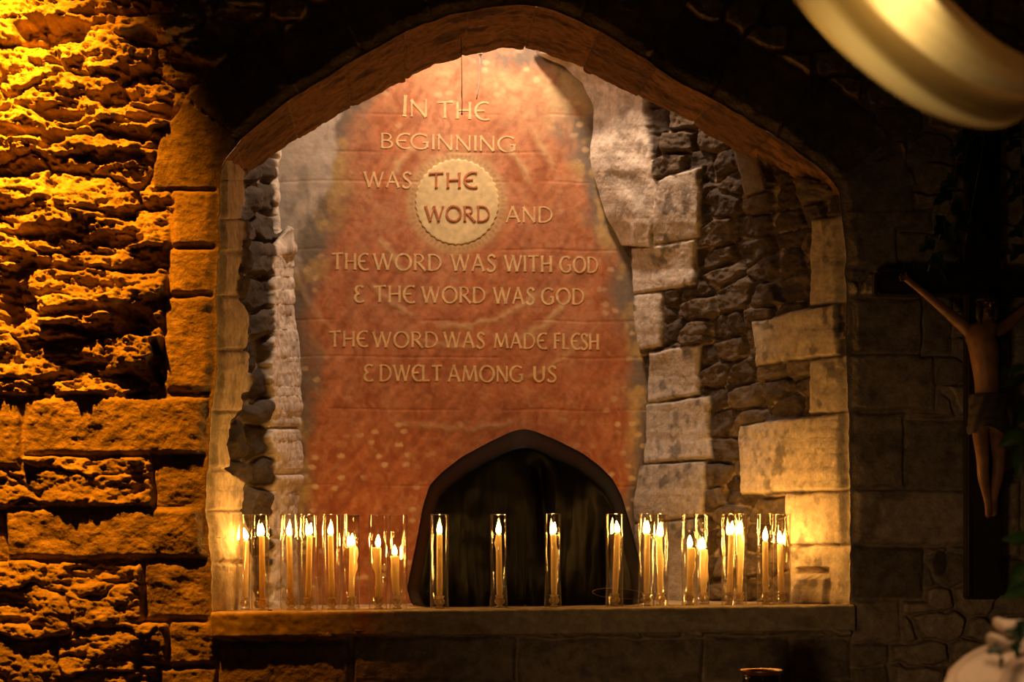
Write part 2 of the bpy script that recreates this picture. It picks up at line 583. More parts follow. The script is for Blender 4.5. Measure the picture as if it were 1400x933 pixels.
    cv = LIME * lum[..., None] * (0.8 + 0.35 * fbm(PX / 40, PY / 30, 81, 5))[..., None]
    h = h * (1 - m) + m * (0.012 + smooth_h * 1.2 - bev)
    col = mixc(col, cv, m)
    # opening: snap the rim and drop what lies inside
    dop, _, bx, by = seg_dist(PX, PY, OPEN + [OPEN[0]])
    fade = sstep(0, 16, dop)
    h = h * fade + 0.004 * (1 - fade)
    PXs = np.where(ins, bx, PX); PYs = np.where(ins, by, PY)
    P = back_project(PXs, PYs, np.zeros(PXs.shape))
    P[..., 1] -= np.clip(h, -0.10, 0.12)
    nr, nc = PX.shape
    q = grid_quads(nr, nc)
    insf = ins.ravel()
    keep = ~insf[q].all(1)
    q = q[keep]
    used = np.unique(q)
    mp = np.zeros(nr * nc, int); mp[used] = np.arange(len(used))
    o = mesh_np('wall_back', P.reshape(-1, 3)[used], mp[q], M_WALL, col.reshape(-1, 3)[used])
    return tag(o, 'rough stone wall of rubble and squared blocks around the arched niche', kind='structure')


wall_face()


# ------------------------------------------------------------------ arch soffit
def jamb_Y_right(px, py):
    """depth at which the right side of the niche shows at this pixel"""
    xf = interp_y(JR, py); xb = interp_y(JRB, py)
    return NB * 0.972 * np.clip((xf - px) / (xf - xb), 0, 1)


def arch_soffit():
    n, k = 520, 60
    o = smooth_poly([tuple(p) for p in _ao], n, 0)
    i_ = smooth_poly(ARCH_IN, n, 8)
    i_[:, 1] += 2.5 * fbm(np.linspace(0, 40, n), np.zeros(n), 97, 4)
    Yi = np.minimum(0.31, jamb_Y_right(i_[:, 0], i_[:, 1]) + 0.05)
    Yl = 0.8 * np.clip((i_[:, 0] - 298) / 74.0, 0, 1) + 0.05
    Yi = np.minimum(Yi, np.maximum(Yl, 0.07))
    t = np.linspace(0, 1, k)[:, None]
    PXo = o[None, :, 0]; PYo = o[None, :, 1]
    A = back_project(o[:, 0], o[:, 1], np.zeros(n)); Bv = np.stack([(i_[:, 0] - 700) * (D + Yi) / F, Yi, ZC + (HY - i_[:, 1]) * (D + Yi) / F], -1)
    P = A[None] * (1 - t[..., None]) + Bv[None] * t[..., None]
    # a gentle hollow chamfer at the front
    arc = np.linspace(0, 1, n)[None, :] * 12
    L = np.linspace(0, 1160, n)[None, :] + 0 * t
    U = t * 160 + 0 * L
    h = 0.006 * fbm(L / 60, U / 26, 103, 6, 0.6) + 0.004 * fbm(L / 14, U / 9, 105, 5)
    vr = np.floor(L / 104 + 0.37); vf = L / 104 + 0.37 - vr
    jo = np.minimum(vf, 1 - vf) * 104
    h += -0.006 * np.exp(-(jo / 1.6) ** 2) + 0.008 * (hash2(vr, vr * 0 + 1, 107) - 0.5)
    h *= sstep(0, 0.06, t + 0 * L)
    lum = 0.75 + 0.35 * hash2(vr, vr * 0 + 5, 78)
    col = C(0.27, 0.132, 0.042) * lum[..., None]
    st = sstep(0.0, 0.5, fbm(L / 50, U / 16, 109, 5))
    col = mixc(col, np.broadcast_to(C(0.06, 0.036, 0.02), col.shape), 0.8 * st)
    pale = np.exp(-(jo / 1.2) ** 2)[..., None] * (vr % 2 == 0)[..., None]
    col = col * (1 - 0.5 * pale) + C(0.36, 0.25, 0.14) * 0.5 * pale
    P = displaced(P, h)
    # back face going up behind the arch
    up = np.repeat(P[-1:], 6, 0)
    up[:, :, 2] += np.linspace(0, 0.5, 7)[1:, None]
    up[:, :, 1] += 0.02
    P = np.concatenate([P, up], 0)
    col = np.concatenate([col, np.repeat(col[-1:], 6, 0)], 0)
    ob = mesh_np('trim_1', P.reshape(-1, 3), grid_quads(P.shape[0], n), M_ARCH, col.reshape(-1, 3))
    return tag(ob, 'rust-brown underside of the pointed stone arch over the niche', kind='structure')


arch_soffit()

WHITE = C(0.70, 0.58, 0.46)
ASH = C(0.52, 0.41, 0.28)
DKR = C(0.115, 0.083, 0.058)


# ------------------------------------------------------------------ right side of the niche
def niche_right():
    ys = np.r_[np.arange(-420, 60, 14.0), np.arange(60, 852, 1.6)]
    nt_ = 260
    t = np.linspace(0, 1, nt_)[None, :]
    py = ys[:, None]
    xf = np.where(py < 285, 1150.0, rough_line(JR, py, 93, 2.2))
    xb = interp_y(JRB, py) + 3 * fbm(py / 30, py * 0, 131, 4)
    PX = xf * (1 - t) + xb * t; PY = py + 0 * t
    Y = NB * 0.972 * t + 0 * py
    P = np.stack([(PX - 700) * (D + Y) / F, Y, ZC + (HY - PY) * (D + Y) / F], -1)
    e, rid, dx, dy = rubble(PX, PY + 0.18 * (PX - 1000), 44, 33, 141, 6, 2.6)
    h = 0.024 * sstep(0, 0.25, e) * (0.35 + 0.9 * rid) - 0.012 + 0.012 * fbm(PX / 16, PY / 14, 143, 6, 0.62) + 0.016 * fbm(PX / 50, PY / 40, 142, 4) + 0.02 * (hash2(np.floor(rid * 9999), PX * 0, 144) - .5) * dx
    col = mixc(C(0.075, 0.052, 0.034), C(0.17, 0.12, 0.075), np.clip(1.2 * rid - 0.35 + 0.9 * fbm(PX / 12, PY / 12, 145, 5), 0, 1))
    col = mixc(np.broadcast_to(C(0.40, 0.29, 0.185), col.shape), col, sstep(0.0, 0.10, e + 0.16 * fbm(PX / 11, PY / 9, 146, 5) + 0.05))
    sm = 0.003 * fbm(PX / 16, PY / 16, 147, 5, 0.6) + 0.004 * fbm(PX / 55, PY / 55, 148, 3)
    # blocks given by their four corners (tl, tr, br, bl)
    Q = [((894, 248), (960, 228), (958, 324), (897, 336), .014, 1.0, WHITE * .92), ((864, 340), (955, 326), (954, 390), (866, 404), .016, 1., WHITE * .95),
         ((866, 404), (908, 398), (906, 474), (864, 480), .012, .9, WHITE * .9), ((889, 482), (961, 470), (957, 540), (886, 552), .014, 1., WHITE * .82),
         ((882, 554), (972, 542), (974, 628), (880, 634), .014, 1., WHITE * .82), ((866, 638), (966, 630), (964, 706), (862, 716), .012, 1., WHITE * .68),
         ((862, 718), (962, 708), (962, 850), (862, 850), .012, 1., WHITE * .55),
         ((1033, 440), (1149, 414), (1151, 486), (1036, 499), .018, 1., ASH), ((1112, 300), (1165, 296), (1165, 412), (1110, 418), .012, 1., ASH * .9),
         ((1110, 493), (1165, 486), (1165, 562), (1109, 566), .012, 1., ASH * .85), ((1015, 582), (1166, 564), (1166, 669), (1017, 676), .018, 1., ASH * 1.15),
         ((1076, 676), (1166, 671), (1166, 744), (1084, 746), .014, 1., ASH * 1.15), ((1078, 748), (1166, 746), (1166, 850), (1082, 850), .006, 1., ASH),
         ((1000, 178), (1038, 196), (1050, 262), (1020, 268), .012, 1., C(.26, .2, .14))]
    for i, (a, b, c, d, hh, tt, cc) in enumerate(Q):
        wx = PX + 3.0 * fbm(PX / 25, PY / 25, 400 + i, 4); wy = PY + 2.5 * fbm(PX / 25, PY / 25, 430 + i, 4)
        s = np.full(PX.shape, 1e9)
        pts = [a, b, c, d]
        for (x0, y0), (x1, y1) in zip(pts, pts[1:] + pts[:1]):
            L = math.hypot(x1 - x0, y1 - y0)
            s = np.minimum(s, ((x1 - x0) * (wy - y0) - (y1 - y0) * (wx - x0)) / L)
        m = sstep(-1.2, 1.8, s)
        wide = sstep(-4, -1, s) * (1 - m)
        h = h * (1 - wide) + (hh - 0.013) * wide
        bev = 0.006 * (1 - np.clip(s / 4, 0, 1)) ** 2
        h = h * (1 - m) + m * (hh + sm * 1.2 - bev)
        st = sstep(0.12, 0.5, fbm(PX / 16, PY / 22, 460 + i, 5))
        cb = mixc(np.broadcast_to(cc, col.shape), np.broadcast_to(cc * 0.38, col.shape), 0.9 * st)
        col = mixc(col, cb, m)
    # the hole and jutting stone near the sill
    hole = sstep(0, 4, 6 - np.abs(PY - 781)) * sstep(0, 4, 24 - np.abs(PX - 1112))
    h -= 0.03 * hole
    jut = sstep(0, 5, 20 - np.abs(PY - 808)) * sstep(0, 5, 25 - np.abs(PX - 1113))
    h += 0.018 * jut
    # lumpy white plaster at the top next to the mural
    edge = np.interp(py[:, 0], [-420, 60, 100, 140, 180, 235, 336, 345, 346], [980, 960, 870, 885, 892, 897, 899, 0, 0])[:, None]
    s = edge - PX + 5 * fbm(PX / 20, PY / 20, 151, 4)
    m = sstep(-3, 4, s)
    hp = 0.030 * fbm(PX / 70, PY / 90, 153, 3) + 0.007 * fbm(PX / 22, PY / 30, 154, 5) + 0.012
    cp = mixc(np.broadcast_to(WHITE * 1.08, col.shape), np.broadcast_to(WHITE * 0.6, col.shape), 0.6 * sstep(0.1, 0.5, fbm(PX / 22, PY / 22, 155, 5)))
    h = h * (1 - m) + hp * m
    col = mixc(col, cp, m)
    h *= sstep(0, 0.04, t + 0 * py)
    h = h * (0.35 + 0.65 * sstep(0, 0.14, 1 - t + 0 * py))
    P = displaced(P, h)
    o = mesh_np('wall_niche_right', P.reshape(-1, 3), grid_quads(len(ys), nt_), M_JAMB, col.reshape(-1, 3))
    tag(o, 'right splayed side of the niche, pale blocks among dark rubble', kind='structure')


niche_right()


# ------------------------------------------------------------------ left side of the niche
JLB = 374.0


def niche_left():
    ys = np.r_[np.arange(-420, 180, 14.0), np.arange(180, 852, 1.6)]
    n = 300
    t = np.linspace(0, 1, n)[None, :]
    py = ys[:, None]
    xf = np.where(py < 250, 300.0, rough_line(JL, py, 91, 3.0))
    # the back arris swells into a white plaster pier in front of the mural
    xb = np.interp(py, [-420, 330, 345, 420, 560, 650, 700, 900], [374, 374, 392, 396, 404, 405, 398, 396]) + 4 * fbm(py / 26, py * 0, 161, 4)
    PX = xf * (1 - t) + xb * t; PY = py + 0 * t
    Y = NB * 0.93 * t ** 1.0 + 0 * py
    P = np.stack([(PX - 700) * (D + Y) / F, Y, ZC + (HY - PY) * (D + Y) / F], -1)
    u = PX
    e, rid, dx, dy = rubble(t * 190 + 0 * py, PY, 62, 42, 171, 8, 2.6)
    h = 0.034 * sstep(0, 0.35, e) * (0.4 + 0.9 * rid) - 0.016 + 0.008 * fbm(t * 190 / 14, PY / 14, 173, 5)
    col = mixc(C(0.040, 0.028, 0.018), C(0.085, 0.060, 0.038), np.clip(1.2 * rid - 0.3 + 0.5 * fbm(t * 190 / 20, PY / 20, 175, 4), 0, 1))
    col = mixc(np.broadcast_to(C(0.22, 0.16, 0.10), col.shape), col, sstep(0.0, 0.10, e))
    sm = 0.005 * fbm(t * 190 / 18, PY / 30, 177, 5, 0.6)
    # pale quoins at the front edge
    wq = np.interp(py, [250, 330, 400, 430, 560, 575, 640, 660, 850], [24, 24, 18, 34, 34, 20, 20, 44, 52]) + 5 * fbm(py / 17, py * 0, 179, 3)
    s = wq - (PX - xf)
    m = sstep(-2, 2, s)
    jo = np.min(np.abs(py[..., None] - np.array([300, 345, 405, 480, 562, 640, 698, 770])), -1)
    hq = 0.018 + sm - 0.012 * np.exp(-(jo / 2.0) ** 2)
    st = sstep(0.05, 0.5, fbm(t * 190 / 16, PY / 40, 181, 5))
    cq = mixc(np.broadcast_to(ASH * 1.12, col.shape), np.broadcast_to(ASH * .5, col.shape), 0.6 * st)
    h = h * (1 - m) + hq * m; col = mixc(col, cq, m)
    # white plaster at the back edge
    wp = np.interp(py, [-420, 330, 345, 440, 500, 600, 640, 700, 850], [2, 4, 26, 30, 40, 42, 36, 34, 34]) + 5 * fbm(py / 15, py * 0, 183, 4)
    s = wp - (xb - PX)
    m = sstep(-2, 2, s)
    jo = np.min(np.abs(py[..., None] - np.array([585, 648, 736])), -1)
    hp = 0.022 + 0.012 * fbm(t * 190 / 30, PY / 34, 185, 5, 0.6) - 0.016 * np.exp(-(jo / 3.0) ** 2)
    st = sstep(0.1, 0.5, fbm(t * 190 / 14, PY / 20, 187, 5))
    cp = mixc(np.broadcast_to(WHITE * .95, col.shape), np.broadcast_to(WHITE * .45, col.shape), 0.6 * st)
    h = h * (1 - m) + hp * m; col = mixc(col, cp, m)
    # a rough nub of stone at the top of the pier
    nb = np.exp(-((PX - xb + 4) / 12) ** 2 - ((PY - 335) / 10) ** 2)
    h += 0.05 * nb
    h *= sstep(0, 0.04, t + 0 * py)
    P = displaced(P, h)
    o = mesh_np('wall_niche_left', P.reshape(-1, 3), grid_quads(len(ys), n), M_JAMB, col.reshape(-1, 3))
    tag(o, 'left side of the niche, dark rubble between pale blocks and plaster', kind='structure')


niche_left()


# ------------------------------------------------------------------ back of the niche and the painted mural
def niche_back():
    ys = np.arange(-420, 870, 5.0); xs = np.arange(345, 1010, 5.0)
    PX, PY = np.meshgrid(xs, ys)
    h = 0.012 * fbm(PX / 60, PY / 60, 501, 5) - 0.0
    st = sstep(0.1, 0.5, fbm(PX / 30, PY / 40, 503, 5))
    col = mixc(np.broadcast_to(WHITE * .9, PX.shape + (3,)), np.broadcast_to(WHITE * .5, PX.shape + (3,)), 0.5 * st)
    P = back_project(PX, PY, np.full(PX.shape, NB + 0.03))
    P[..., 1] -= h
    o = mesh_np('wall_niche_back', P.reshape(-1, 3), grid_quads(*PX.shape), M_JAMB, col.reshape(-1, 3))
    tag(o, 'pale plastered back of the niche behind the mural', kind='structure')


niche_back()
MY = NB - 0.005                                                                 # plane of the painting
mural = empty('painted_mural', at(640, 835, MY), 'terracotta mural with cream lettering and a pale sun disc in the niche', 'mural')


def mural_h(PX, PY):
    h = 0.0016 * fbm(PX / 80, PY / 80, 511, 4) + 0.0011 * fbm(PX / 20, PY / 16, 513, 5, 0.55)
    for y0 in (156, 208, 248, 341, 438, 488, 664, 560):
        h = h - 0.0012 * np.exp(-((PY - y0 - 3 * fbm(PX / 90, PX * 0, 515, 2)) / 1.1) ** 2) * sstep(0.3, 0.5, vnoise(PX / 60, PY * 0 + y0, 517))
    return h


def painting():
    st = 1.5
    ys = np.arange(-60, 850, st); xs = np.arange(366, 912, st)
    PX, PY = np.meshgrid(xs, ys)
    h = mural_h(PX, PY)
    n1 = fbm(PX / 60, PY / 80, 521, 5); n2 = fbm(PX / 12, PY / 26, 523, 5)
    red = C(0.53, 0.185, 0.072); deep = C(0.40, 0.112, 0.036); pink = C(0.60, 0.275, 0.14)
    col = mixc(red, pink, np.clip(0.35 + 0.9 * n1 + 0.002 * (330 - PY), 0, 1))
    col = mixc(col, np.broadcast_to(deep, col.shape), np.clip(0.55 * sstep(0.0, 0.6, n2 + 0.2 * n1) + 0.0012 * (PY - 420), 0, 0.75))
    # strokes of the brush, mostly slanting
    br = fbm((PX * 0.8 + PY * 0.6) / 8, (PX * -0.6 + PY * 0.8) / 34, 525, 4)
    col *= (1 + 0.30 * br)[..., None]
    sw = fbm((PX + 14 * fbm(PX / 30, PY / 30, 527, 3)) / 7, (PY + 14 * fbm(PX / 30, PY / 30, 528, 3)) / 9, 529, 4)
    col = mixc(col, np.broadcast_to(C(0.64, 0.33, 0.15), col.shape), 0.38 * sstep(0.12, 0.5, sw))
    col = mixc(col, np.broadcast_to(C(0.30, 0.075, 0.025), col.shape), 0.35 * sstep(0.12, 0.5, -sw))
    ochre = C(0.58, 0.40, 0.16); grey = C(0.22, 0.185, 0.14); chalk = C(0.60, 0.47, 0.33)
    # ragged ground of grey, ochre and chalk towards the edges
    xb = interp_y(JRB, PY)
    edge_l = np.interp(PY, [-60, 60, 110, 170, 260, 340, 420, 600, 850], [560, 560, 505, 462, 446, 418, 404, 402, 398])
    dl = PX - edge_l; dr = xb - PX
    de = np.minimum(dl, dr) + 26 * fbm(PX / 34, PY / 44, 531, 5)
    mg = 1 - sstep(4, 42, de)
    pat = fbm(PX / 26, PY / 34, 533, 5)
    gcol = mixc(np.broadcast_to(grey, col.shape), np.broadcast_to(ochre, col.shape), sstep(-0.1, 0.35, pat))
    col = mixc(col, gcol, mg * 0.9)
    out = 1 - sstep(-10, 6, dl + 4 + 22 * fbm(PX / 30, PY / 40, 535, 5))
    ck = mixc(np.broadcast_to(WHITE, col.shape), np.broadcast_to(WHITE * .5, col.shape), 0.6 * sstep(0.0, 0.5, fbm(PX / 18, PY / 26, 537, 5)))
    col = mixc(col, ck, out)
    # upper right cloud of pale ochre, dark patch beneath it
    cl = np.exp(-((PX - 765) / 46) ** 2 - ((PY - 140) / 36) ** 2) + 0.8 * np.exp(-((PX - 700) / 40) ** 2 - ((PY - 120) / 26) ** 2) + 0.6 * np.exp(-((PX - 610) / 30) ** 2 - ((PY - 110) / 18) ** 2)
    col = mixc(col, np.broadcast_to(C(0.60, 0.44, 0.22), col.shape), np.clip(cl * (0.75 + 1.6 * fbm(PX / 18, PY / 14, 541, 5)), 0, 0.9))
    dk = np.exp(-((PX - 786) / 26) ** 2 - ((PY - 178) / 20) ** 2) + 0.9 * np.exp(-((PX - 425) / 26) ** 2 - ((PY - 300) / 46) ** 2) + 0.8 * np.exp(-((PX - 700) / 60) ** 2 - ((PY - 82) / 14) ** 2) + 0.6 * np.exp(-((PX - 850) / 22) ** 2 - ((PY - 405) / 36) ** 2)
    col = mixc(col, np.broadcast_to(grey, col.shape), np.clip(dk * (0.8 + 1.4 * fbm(PX / 10, PY / 22, 543, 4)), 0, 0.85))
    # cream flecks
    fx, fr, fdx, fdy = rubble(PX, PY, 19, 15, 551, 3, 2.0)
    fl = (fr > 0.60) * sstep(0.34, 0.16, np.hypot(fdx, fdy * 1.1) + 0.12 * fbm(PX / 5, PY / 5, 553, 3))
    wher = np.clip(sstep(230, 60, PY) * 0.9 + sstep(120, 0, dl) * 0.7 * sstep(200, 330, PY) + sstep(540, 600, PY) * sstep(640, 560, PX) + 0.25 * sstep(540, 600, PY) + 0.7 * sstep(90, 20, dr) + 0.12, 0, 1)
    fl = fl * wher * sstep(0.25, 0.7, vnoise(PX / 30, PY / 30, 555))
    col = mixc(col, np.broadcast_to(C(0.76, 0.52, 0.27), col.shape), fl * 0.85)
    # rings around the sun: broken arcs with a cream lip and a deep inner side
    rr = np.hypot(PX - 625, (PY - 277) * 0.98); aa = np.degrees(np.arctan2(-(PY - 277), PX - 625))
    for (R, a0, a1, k) in [(98, 15, 50, .8), (136, 20, 44, .8), (92, 128, 155, .8), (112, 205, 232, .8), (158, 222, 250, .5), (162, 262, 312, .7), (198, 295, 318, .8), (190, 255, 275, .5), (250, 290, 318, .5), (240, 200, 225, .4), (300, 258, 285, .5)]:
        a = np.where(aa < 0, aa + 360, aa)
        am = sstep(a0 - 4, a0 + 4, a) * (1 - sstep(a1 - 4, a1 + 4, a))
        w_ = rr - R + 5 * fbm(PX / 14, PY / 14, 560 + R, 4)
        col = mixc(col, np.broadcast_to(deep * .8, col.shape), 0.6 * k * am * np.exp(-((w_ + 6) / 5) ** 2))
        col = mixc(col, np.broadcast_to(C(0.66, 0.42, 0.2), col.shape), k * am * np.exp(-((w_ - 3) / 4.5) ** 2) * (0.5 + 0.7 * vnoise(PX / 6, PY / 6, 571)))
        h += 0.0012 * am * np.exp(-((w_ - 3) / 5) ** 2)
    # pale glow of pigment ringing the disc, with a saw-toothed dark edge
    col = mixc(col, np.broadcast_to(C(0.68, 0.44, 0.20), col.shape), 0.75 * sstep(76, 62, rr + 3 * fbm(PX / 8, PY / 8, 575, 3)))
    tooth = 0.5 + 0.5 * np.sin(np.radians(aa) * 64 + 1.5 * np.sin(np.radians(aa) * 5))
    col = mixc(col, np.broadcast_to(C(0.33, 0.2, 0.09), col.shape), 0.6 * np.exp(-((rr - 62.5) / 2.6) ** 2) * tooth)
    P = back_project(PX, PY, np.full(PX.shape, MY))
    P[..., 1] -= h
    ob = mesh_np('painted_panel', P.reshape(-1, 3), grid_quads(*PX.shape), M_PAINT, col.reshape(-1, 3), parent=mural)
    return ob


painting()


def mural_pt(px, py, lift):
    hh = float(mural_h(np.array([px]), np.array([py]))[0])
    p = at(px, py, MY)
    p.y -= hh + lift
    return p


def sun_disc():
    bm = bmesh.new()
    rings = []
    n = 160
    for j, r in enumerate([0.5, 8, 16, 24, 32, 40, 46, 52, 56, 57.5, 58.5]):
        ring = []
        for k in range(n):
            a = 2 * math.pi * k / n
            rj = r * (1 + (0.02 * math.sin(40 * a) if j >= 9 else 0))
            px, py = 625 + rj * 0.985 * math.cos(a), 276.5 + rj * 1.01 * math.sin(a)
            ring.append(bm.verts.new(mural_pt(px, py, 0.0015 if j < 9 else (0.0012 if j == 9 else -0.002))))
        rings.append(ring)
    bm.faces.new(rings[0])
    for r0, r1 in zip(rings, rings[1:]):
        for k in range(n):
            bm.faces.new((r0[k], r0[(k + 1) % n], r1[(k + 1) % n], r1[k]))
    o = bm_obj('sun_disc', bm, M_PALE, mural)
    o['label'] = 'pale yellow disc painted like a sun'


sun_disc()


def arcp(cx, cy, rx, ry, a0, a1, n=18):
    return [(cx + rx * math.cos(math.radians(a0 + (a1 - a0) * i / n)), cy + ry * math.sin(math.radians(a0 + (a1 - a0) * i / n))) for i in range(n + 1)]


TH, TN = 0.135, 0.095
_S = [(.52, .84), (.45, .95), (.33, 1.0), (.19, .97), (.10, .86), (.10, .73), (.2, .6), (.34, .49), (.46, .37), (.51, .23), (.46, .09), (.34, .01), (.2, .0), (.08, .06), (.02, .16)]
GLYPH = {
    'I': (0.1, [([(.05, 0), (.05, 1)], TH)]),
    'J': (0.1, [([(.0, 0), (.05, 1.3)], TH * 1.25)]),
    'N': (.72, [([(.05, 0), (.05, 1)], TN), ([(.02, 1), (.66, 0)], TH), ([(.66, 0), (.66, 1)], TN)]),
    'T': (.72, [([(.0, .95), (.72, 1.0)], TN), ([(.36, 0), (.36, .98)], TH)]),
    'H': (.7, [([(.06, 0), (.06, 1)], TH), ([(.64, 0), (.64, 1)], TH), ([(.06, .5), (.64, .53)], TN)]),
    'E': (.55, [(arcp(.46, .5, .43, .5, 62, 300), TH), ([(.05, .51), (.46, .53)], TN)]),
    'B': (.58, [([(.06, 0), (.06, 1)], TH), ([(.06, .97), (.22, .98)] + arcp(.24, .75, .24, .23, 80, -90, 10) + [(.08, .52)], TN),
                ([(.08, .52), (.26, .52)] + arcp(.27, .265, .28, .255, 85, -90, 10) + [(.06, .01)], TH)]),
    'G': (.86, [(arcp(.46, .5, .45, .5, 48, 308), TH), ([(.78, .1), (.78, .46)], TH), ([(.58, .45), (.86, .46)], TN)]),
    'W': (1.16, [([(.02, 1), (.31, 0)], TH), ([(.31, 0), (.58, 1)], TN), ([(.56, 1), (.85, 0)], TH), ([(.85, 0), (1.13, 1)], TN)]),
    'A': (.78, [([(.03, 0), (.37, 1.03)], TN), ([(.36, 1.03), (.75, 0)], TH), ([(.17, .36), (.6, .36)], TN)]),
    'S': (.54, [(_S, TH)]),
    'O': (.98, [(arcp(.49, .5, .45, .5, 95, 455, 30), TH)]),
    'R': (.7, [([(.06, 0), (.06, 1)], TH), ([(.06, .97), (.22, .98)] + arcp(.26, .74, .27, .245, 80, -90, 10) + [(.08, .48)], TN), ([(.26, .48), (.7, -.03)], TH)]),
    'D': (.78, [([(.06, 0), (.06, 1)], TH), ([(.06, .98), (.24, .98)] + arcp(.26, .5, .48, .485, 86, -86, 16) + [(.06, .01)], TN * 1.15)]),
    'M': (.98, [([(.04, 0), (.16, 1)], TN), ([(.15, 1), (.48, .08)], TH), ([(.48, .08), (.82, 1)], TN), ([(.81, 1), (.94, 0)], TH)]),
    'F': (.5, [([(.06, 0), (.06, 1)], TH), ([(.06, .97), (.5, .99)], TN), ([(.06, .53), (.42, .54)], TN)]),
    'L': (.5, [([(.06, 0), (.06, 1)], TH), ([(.06, .02), (.5, .03)], TN)]),
    'U': (.66, [([(.05, 1), (.05, .34)] + arcp(.33, .34, .28, .33, 180, 360, 12) + [(.61, 1)], TH)]),
    '&': (.52, [(arcp(.32, .76, .25, .24, 35, 262, 12), TH), (arcp(.34, .26, .31, .27, 98, 318, 14), TH)]),
}


def word(text, x0, x1, yt0, yb0, yt1, yb1, mat, label, lift=0.0013):
    """letters drawn with a flared broad pen between two corners of a slightly skewed box"""
    gap = 0.17
    tot = sum(GLYPH[c][0] for c in text) + gap * (len(text) - 1)
    bm = bmesh.new()
    u = 0.0
    cap = yb0 - yt0
    x0, x1 = x0 + 0.8, x1 - 1.8
    sx = (x1 - x0) / tot

    def place(gx, gy, lf):
        f = gx / tot
        x = x0 + gx * sx
        yb = yb0 + (yb1 - yb0) * f; yt = yt0 + (yt1 - yt0) * f
        return mural_pt(x, yb + (yt - yb) * gy, lf)
    asp = sx / cap
    for c in text:
        wdt, strokes = GLYPH[c]
        for pts, wd in strokes:
            p = np.array(pts, float)
            straight = len(p) == 2
            if straight:
                tt_ = np.array([0, .06, .14, .3, .5, .7, .86, .94, 1.0])
                p = p[0][None] * (1 - tt_[:, None]) + p[1][None] * tt_[:, None]
            q = p.copy(); q[:, 0] *= asp
            tg = np.gradient(q, axis=0); tg /= np.linalg.norm(tg, axis=1)[:, None] + 1e-9
            nn = np.stack([-tg[:, 1], tg[:, 0]], 1)
            s = np.linspace(0, 1, len(p))
            if straight:
                wf = 1 + 0.55 * np.exp(-(np.minimum(tt_, 1 - tt_) / 0.06) ** 2)
            else:
                # broad pen: thin where the stroke runs level
                wf = 0.62 + 0.45 * np.abs(tg[:, 1]) + 0.25 * np.exp(-(np.minimum(s, 1 - s) / 0.04) ** 2)
                if c == 'S': wf = 0.75 + 0.4 * np.abs(tg[:, 0] * 0.5 - tg[:, 1] * 0.6)
            half = wd * wf / 2 * 1.0
            rows = []
            for k in range(len(p)):
                L_ = q[k] + nn[k] * half[k]; R_ = q[k] - nn[k] * half[k]
                a = place(u + L_[0] / asp, L_[1], lift); b = place(u + R_[0] / asp, R_[1], lift)
                a2 = place(u + (q[k] + nn[k] * half[k] * 1.15)[0] / asp, (q[k] + nn[k] * half[k] * 1.15)[1], -0.002)
                b2 = place(u + (q[k] - nn[k] * half[k] * 1.15)[0] / asp, (q[k] - nn[k] * half[k] * 1.15)[1], -0.002)
                rows.append([bm.verts.new(v) for v in (a2, a, b, b2)])
            for r0, r1 in zip(rows, rows[1:]):
                for k in range(3):
                    bm.faces.new((r0[k], r0[k + 1], r1[k + 1], r1[k]))
            bm.faces.new(rows[0][::-1]); bm.faces.new(rows[-1])
        u += wdt + gap
    o = bm_obj('lettering', bm, mat, mural, smooth=False)
    o['label'] = label
    return o


WORDS = [('JN', 552, 586, 137, 159, 136, 160), ('THE', 597, 667, 139, 161, 140, 164), ('BEGINNING', 520, 707, 182, 202, 187, 208),
         ('WAS', 497, 564, 235, 256, 236, 257), ('AND', 691, 757, 283, 304, 283, 304),
         ('THE', 453, 503, 346, 368, 347, 369), ('WORD', 510, 605, 347, 369, 348, 370), ('WAS', 616, 679, 348, 370, 349, 371), ('WITH', 689, 756, 349, 371, 350, 372), ('GOD', 765, 819, 351, 372, 352, 373),
         ('&', 484, 498, 391, 413, 391, 413), ('THE', 510, 566, 391, 413, 391, 414), ('WORD', 576, 665, 392, 414, 393, 414), ('WAS', 674, 732, 393, 415, 394, 416), ('GOD', 740, 800, 394, 416, 395, 416),
         ('THE', 449, 502, 453, 474, 453, 474), ('WORD', 509, 600, 454, 475, 454, 475), ('WAS', 606, 664, 454, 475, 455, 476), ('MADE', 675, 747, 456, 476, 456, 477), ('FLESH', 757, 820, 456, 477, 457, 478),
         ('&', 497, 511, 499, 521, 499, 521), ('DWELT', 519, 606, 499, 521, 500, 521), ('AMONG', 612, 717, 500, 522, 501, 522), ('US', 729, 762, 501, 522, 501, 522)]
for wd in WORDS:
    word(*wd, M_CREAM, 'cream word ' + wd[0].replace('J', 'I') + ' in broad pen capitals' if wd[0] != '&' else 'cream ampersand like a reversed three')
word('THE', 586, 651, 237, 257, 236, 257, M_RUST, 'rust red word THE on the pale disc', 0.0042)
word('WORD', 581, 671, 282, 302, 282, 303, M_RUST, 'rust red word WORD on the pale disc', 0.0042)


# ------------------------------------------------------------------ ledge
def ledge_z(x):
    return np.interp(x, [at(290, 0, 0).x, at(1163, 0, 0).x], [ZC - 0.1005, ZC - 0.0815])


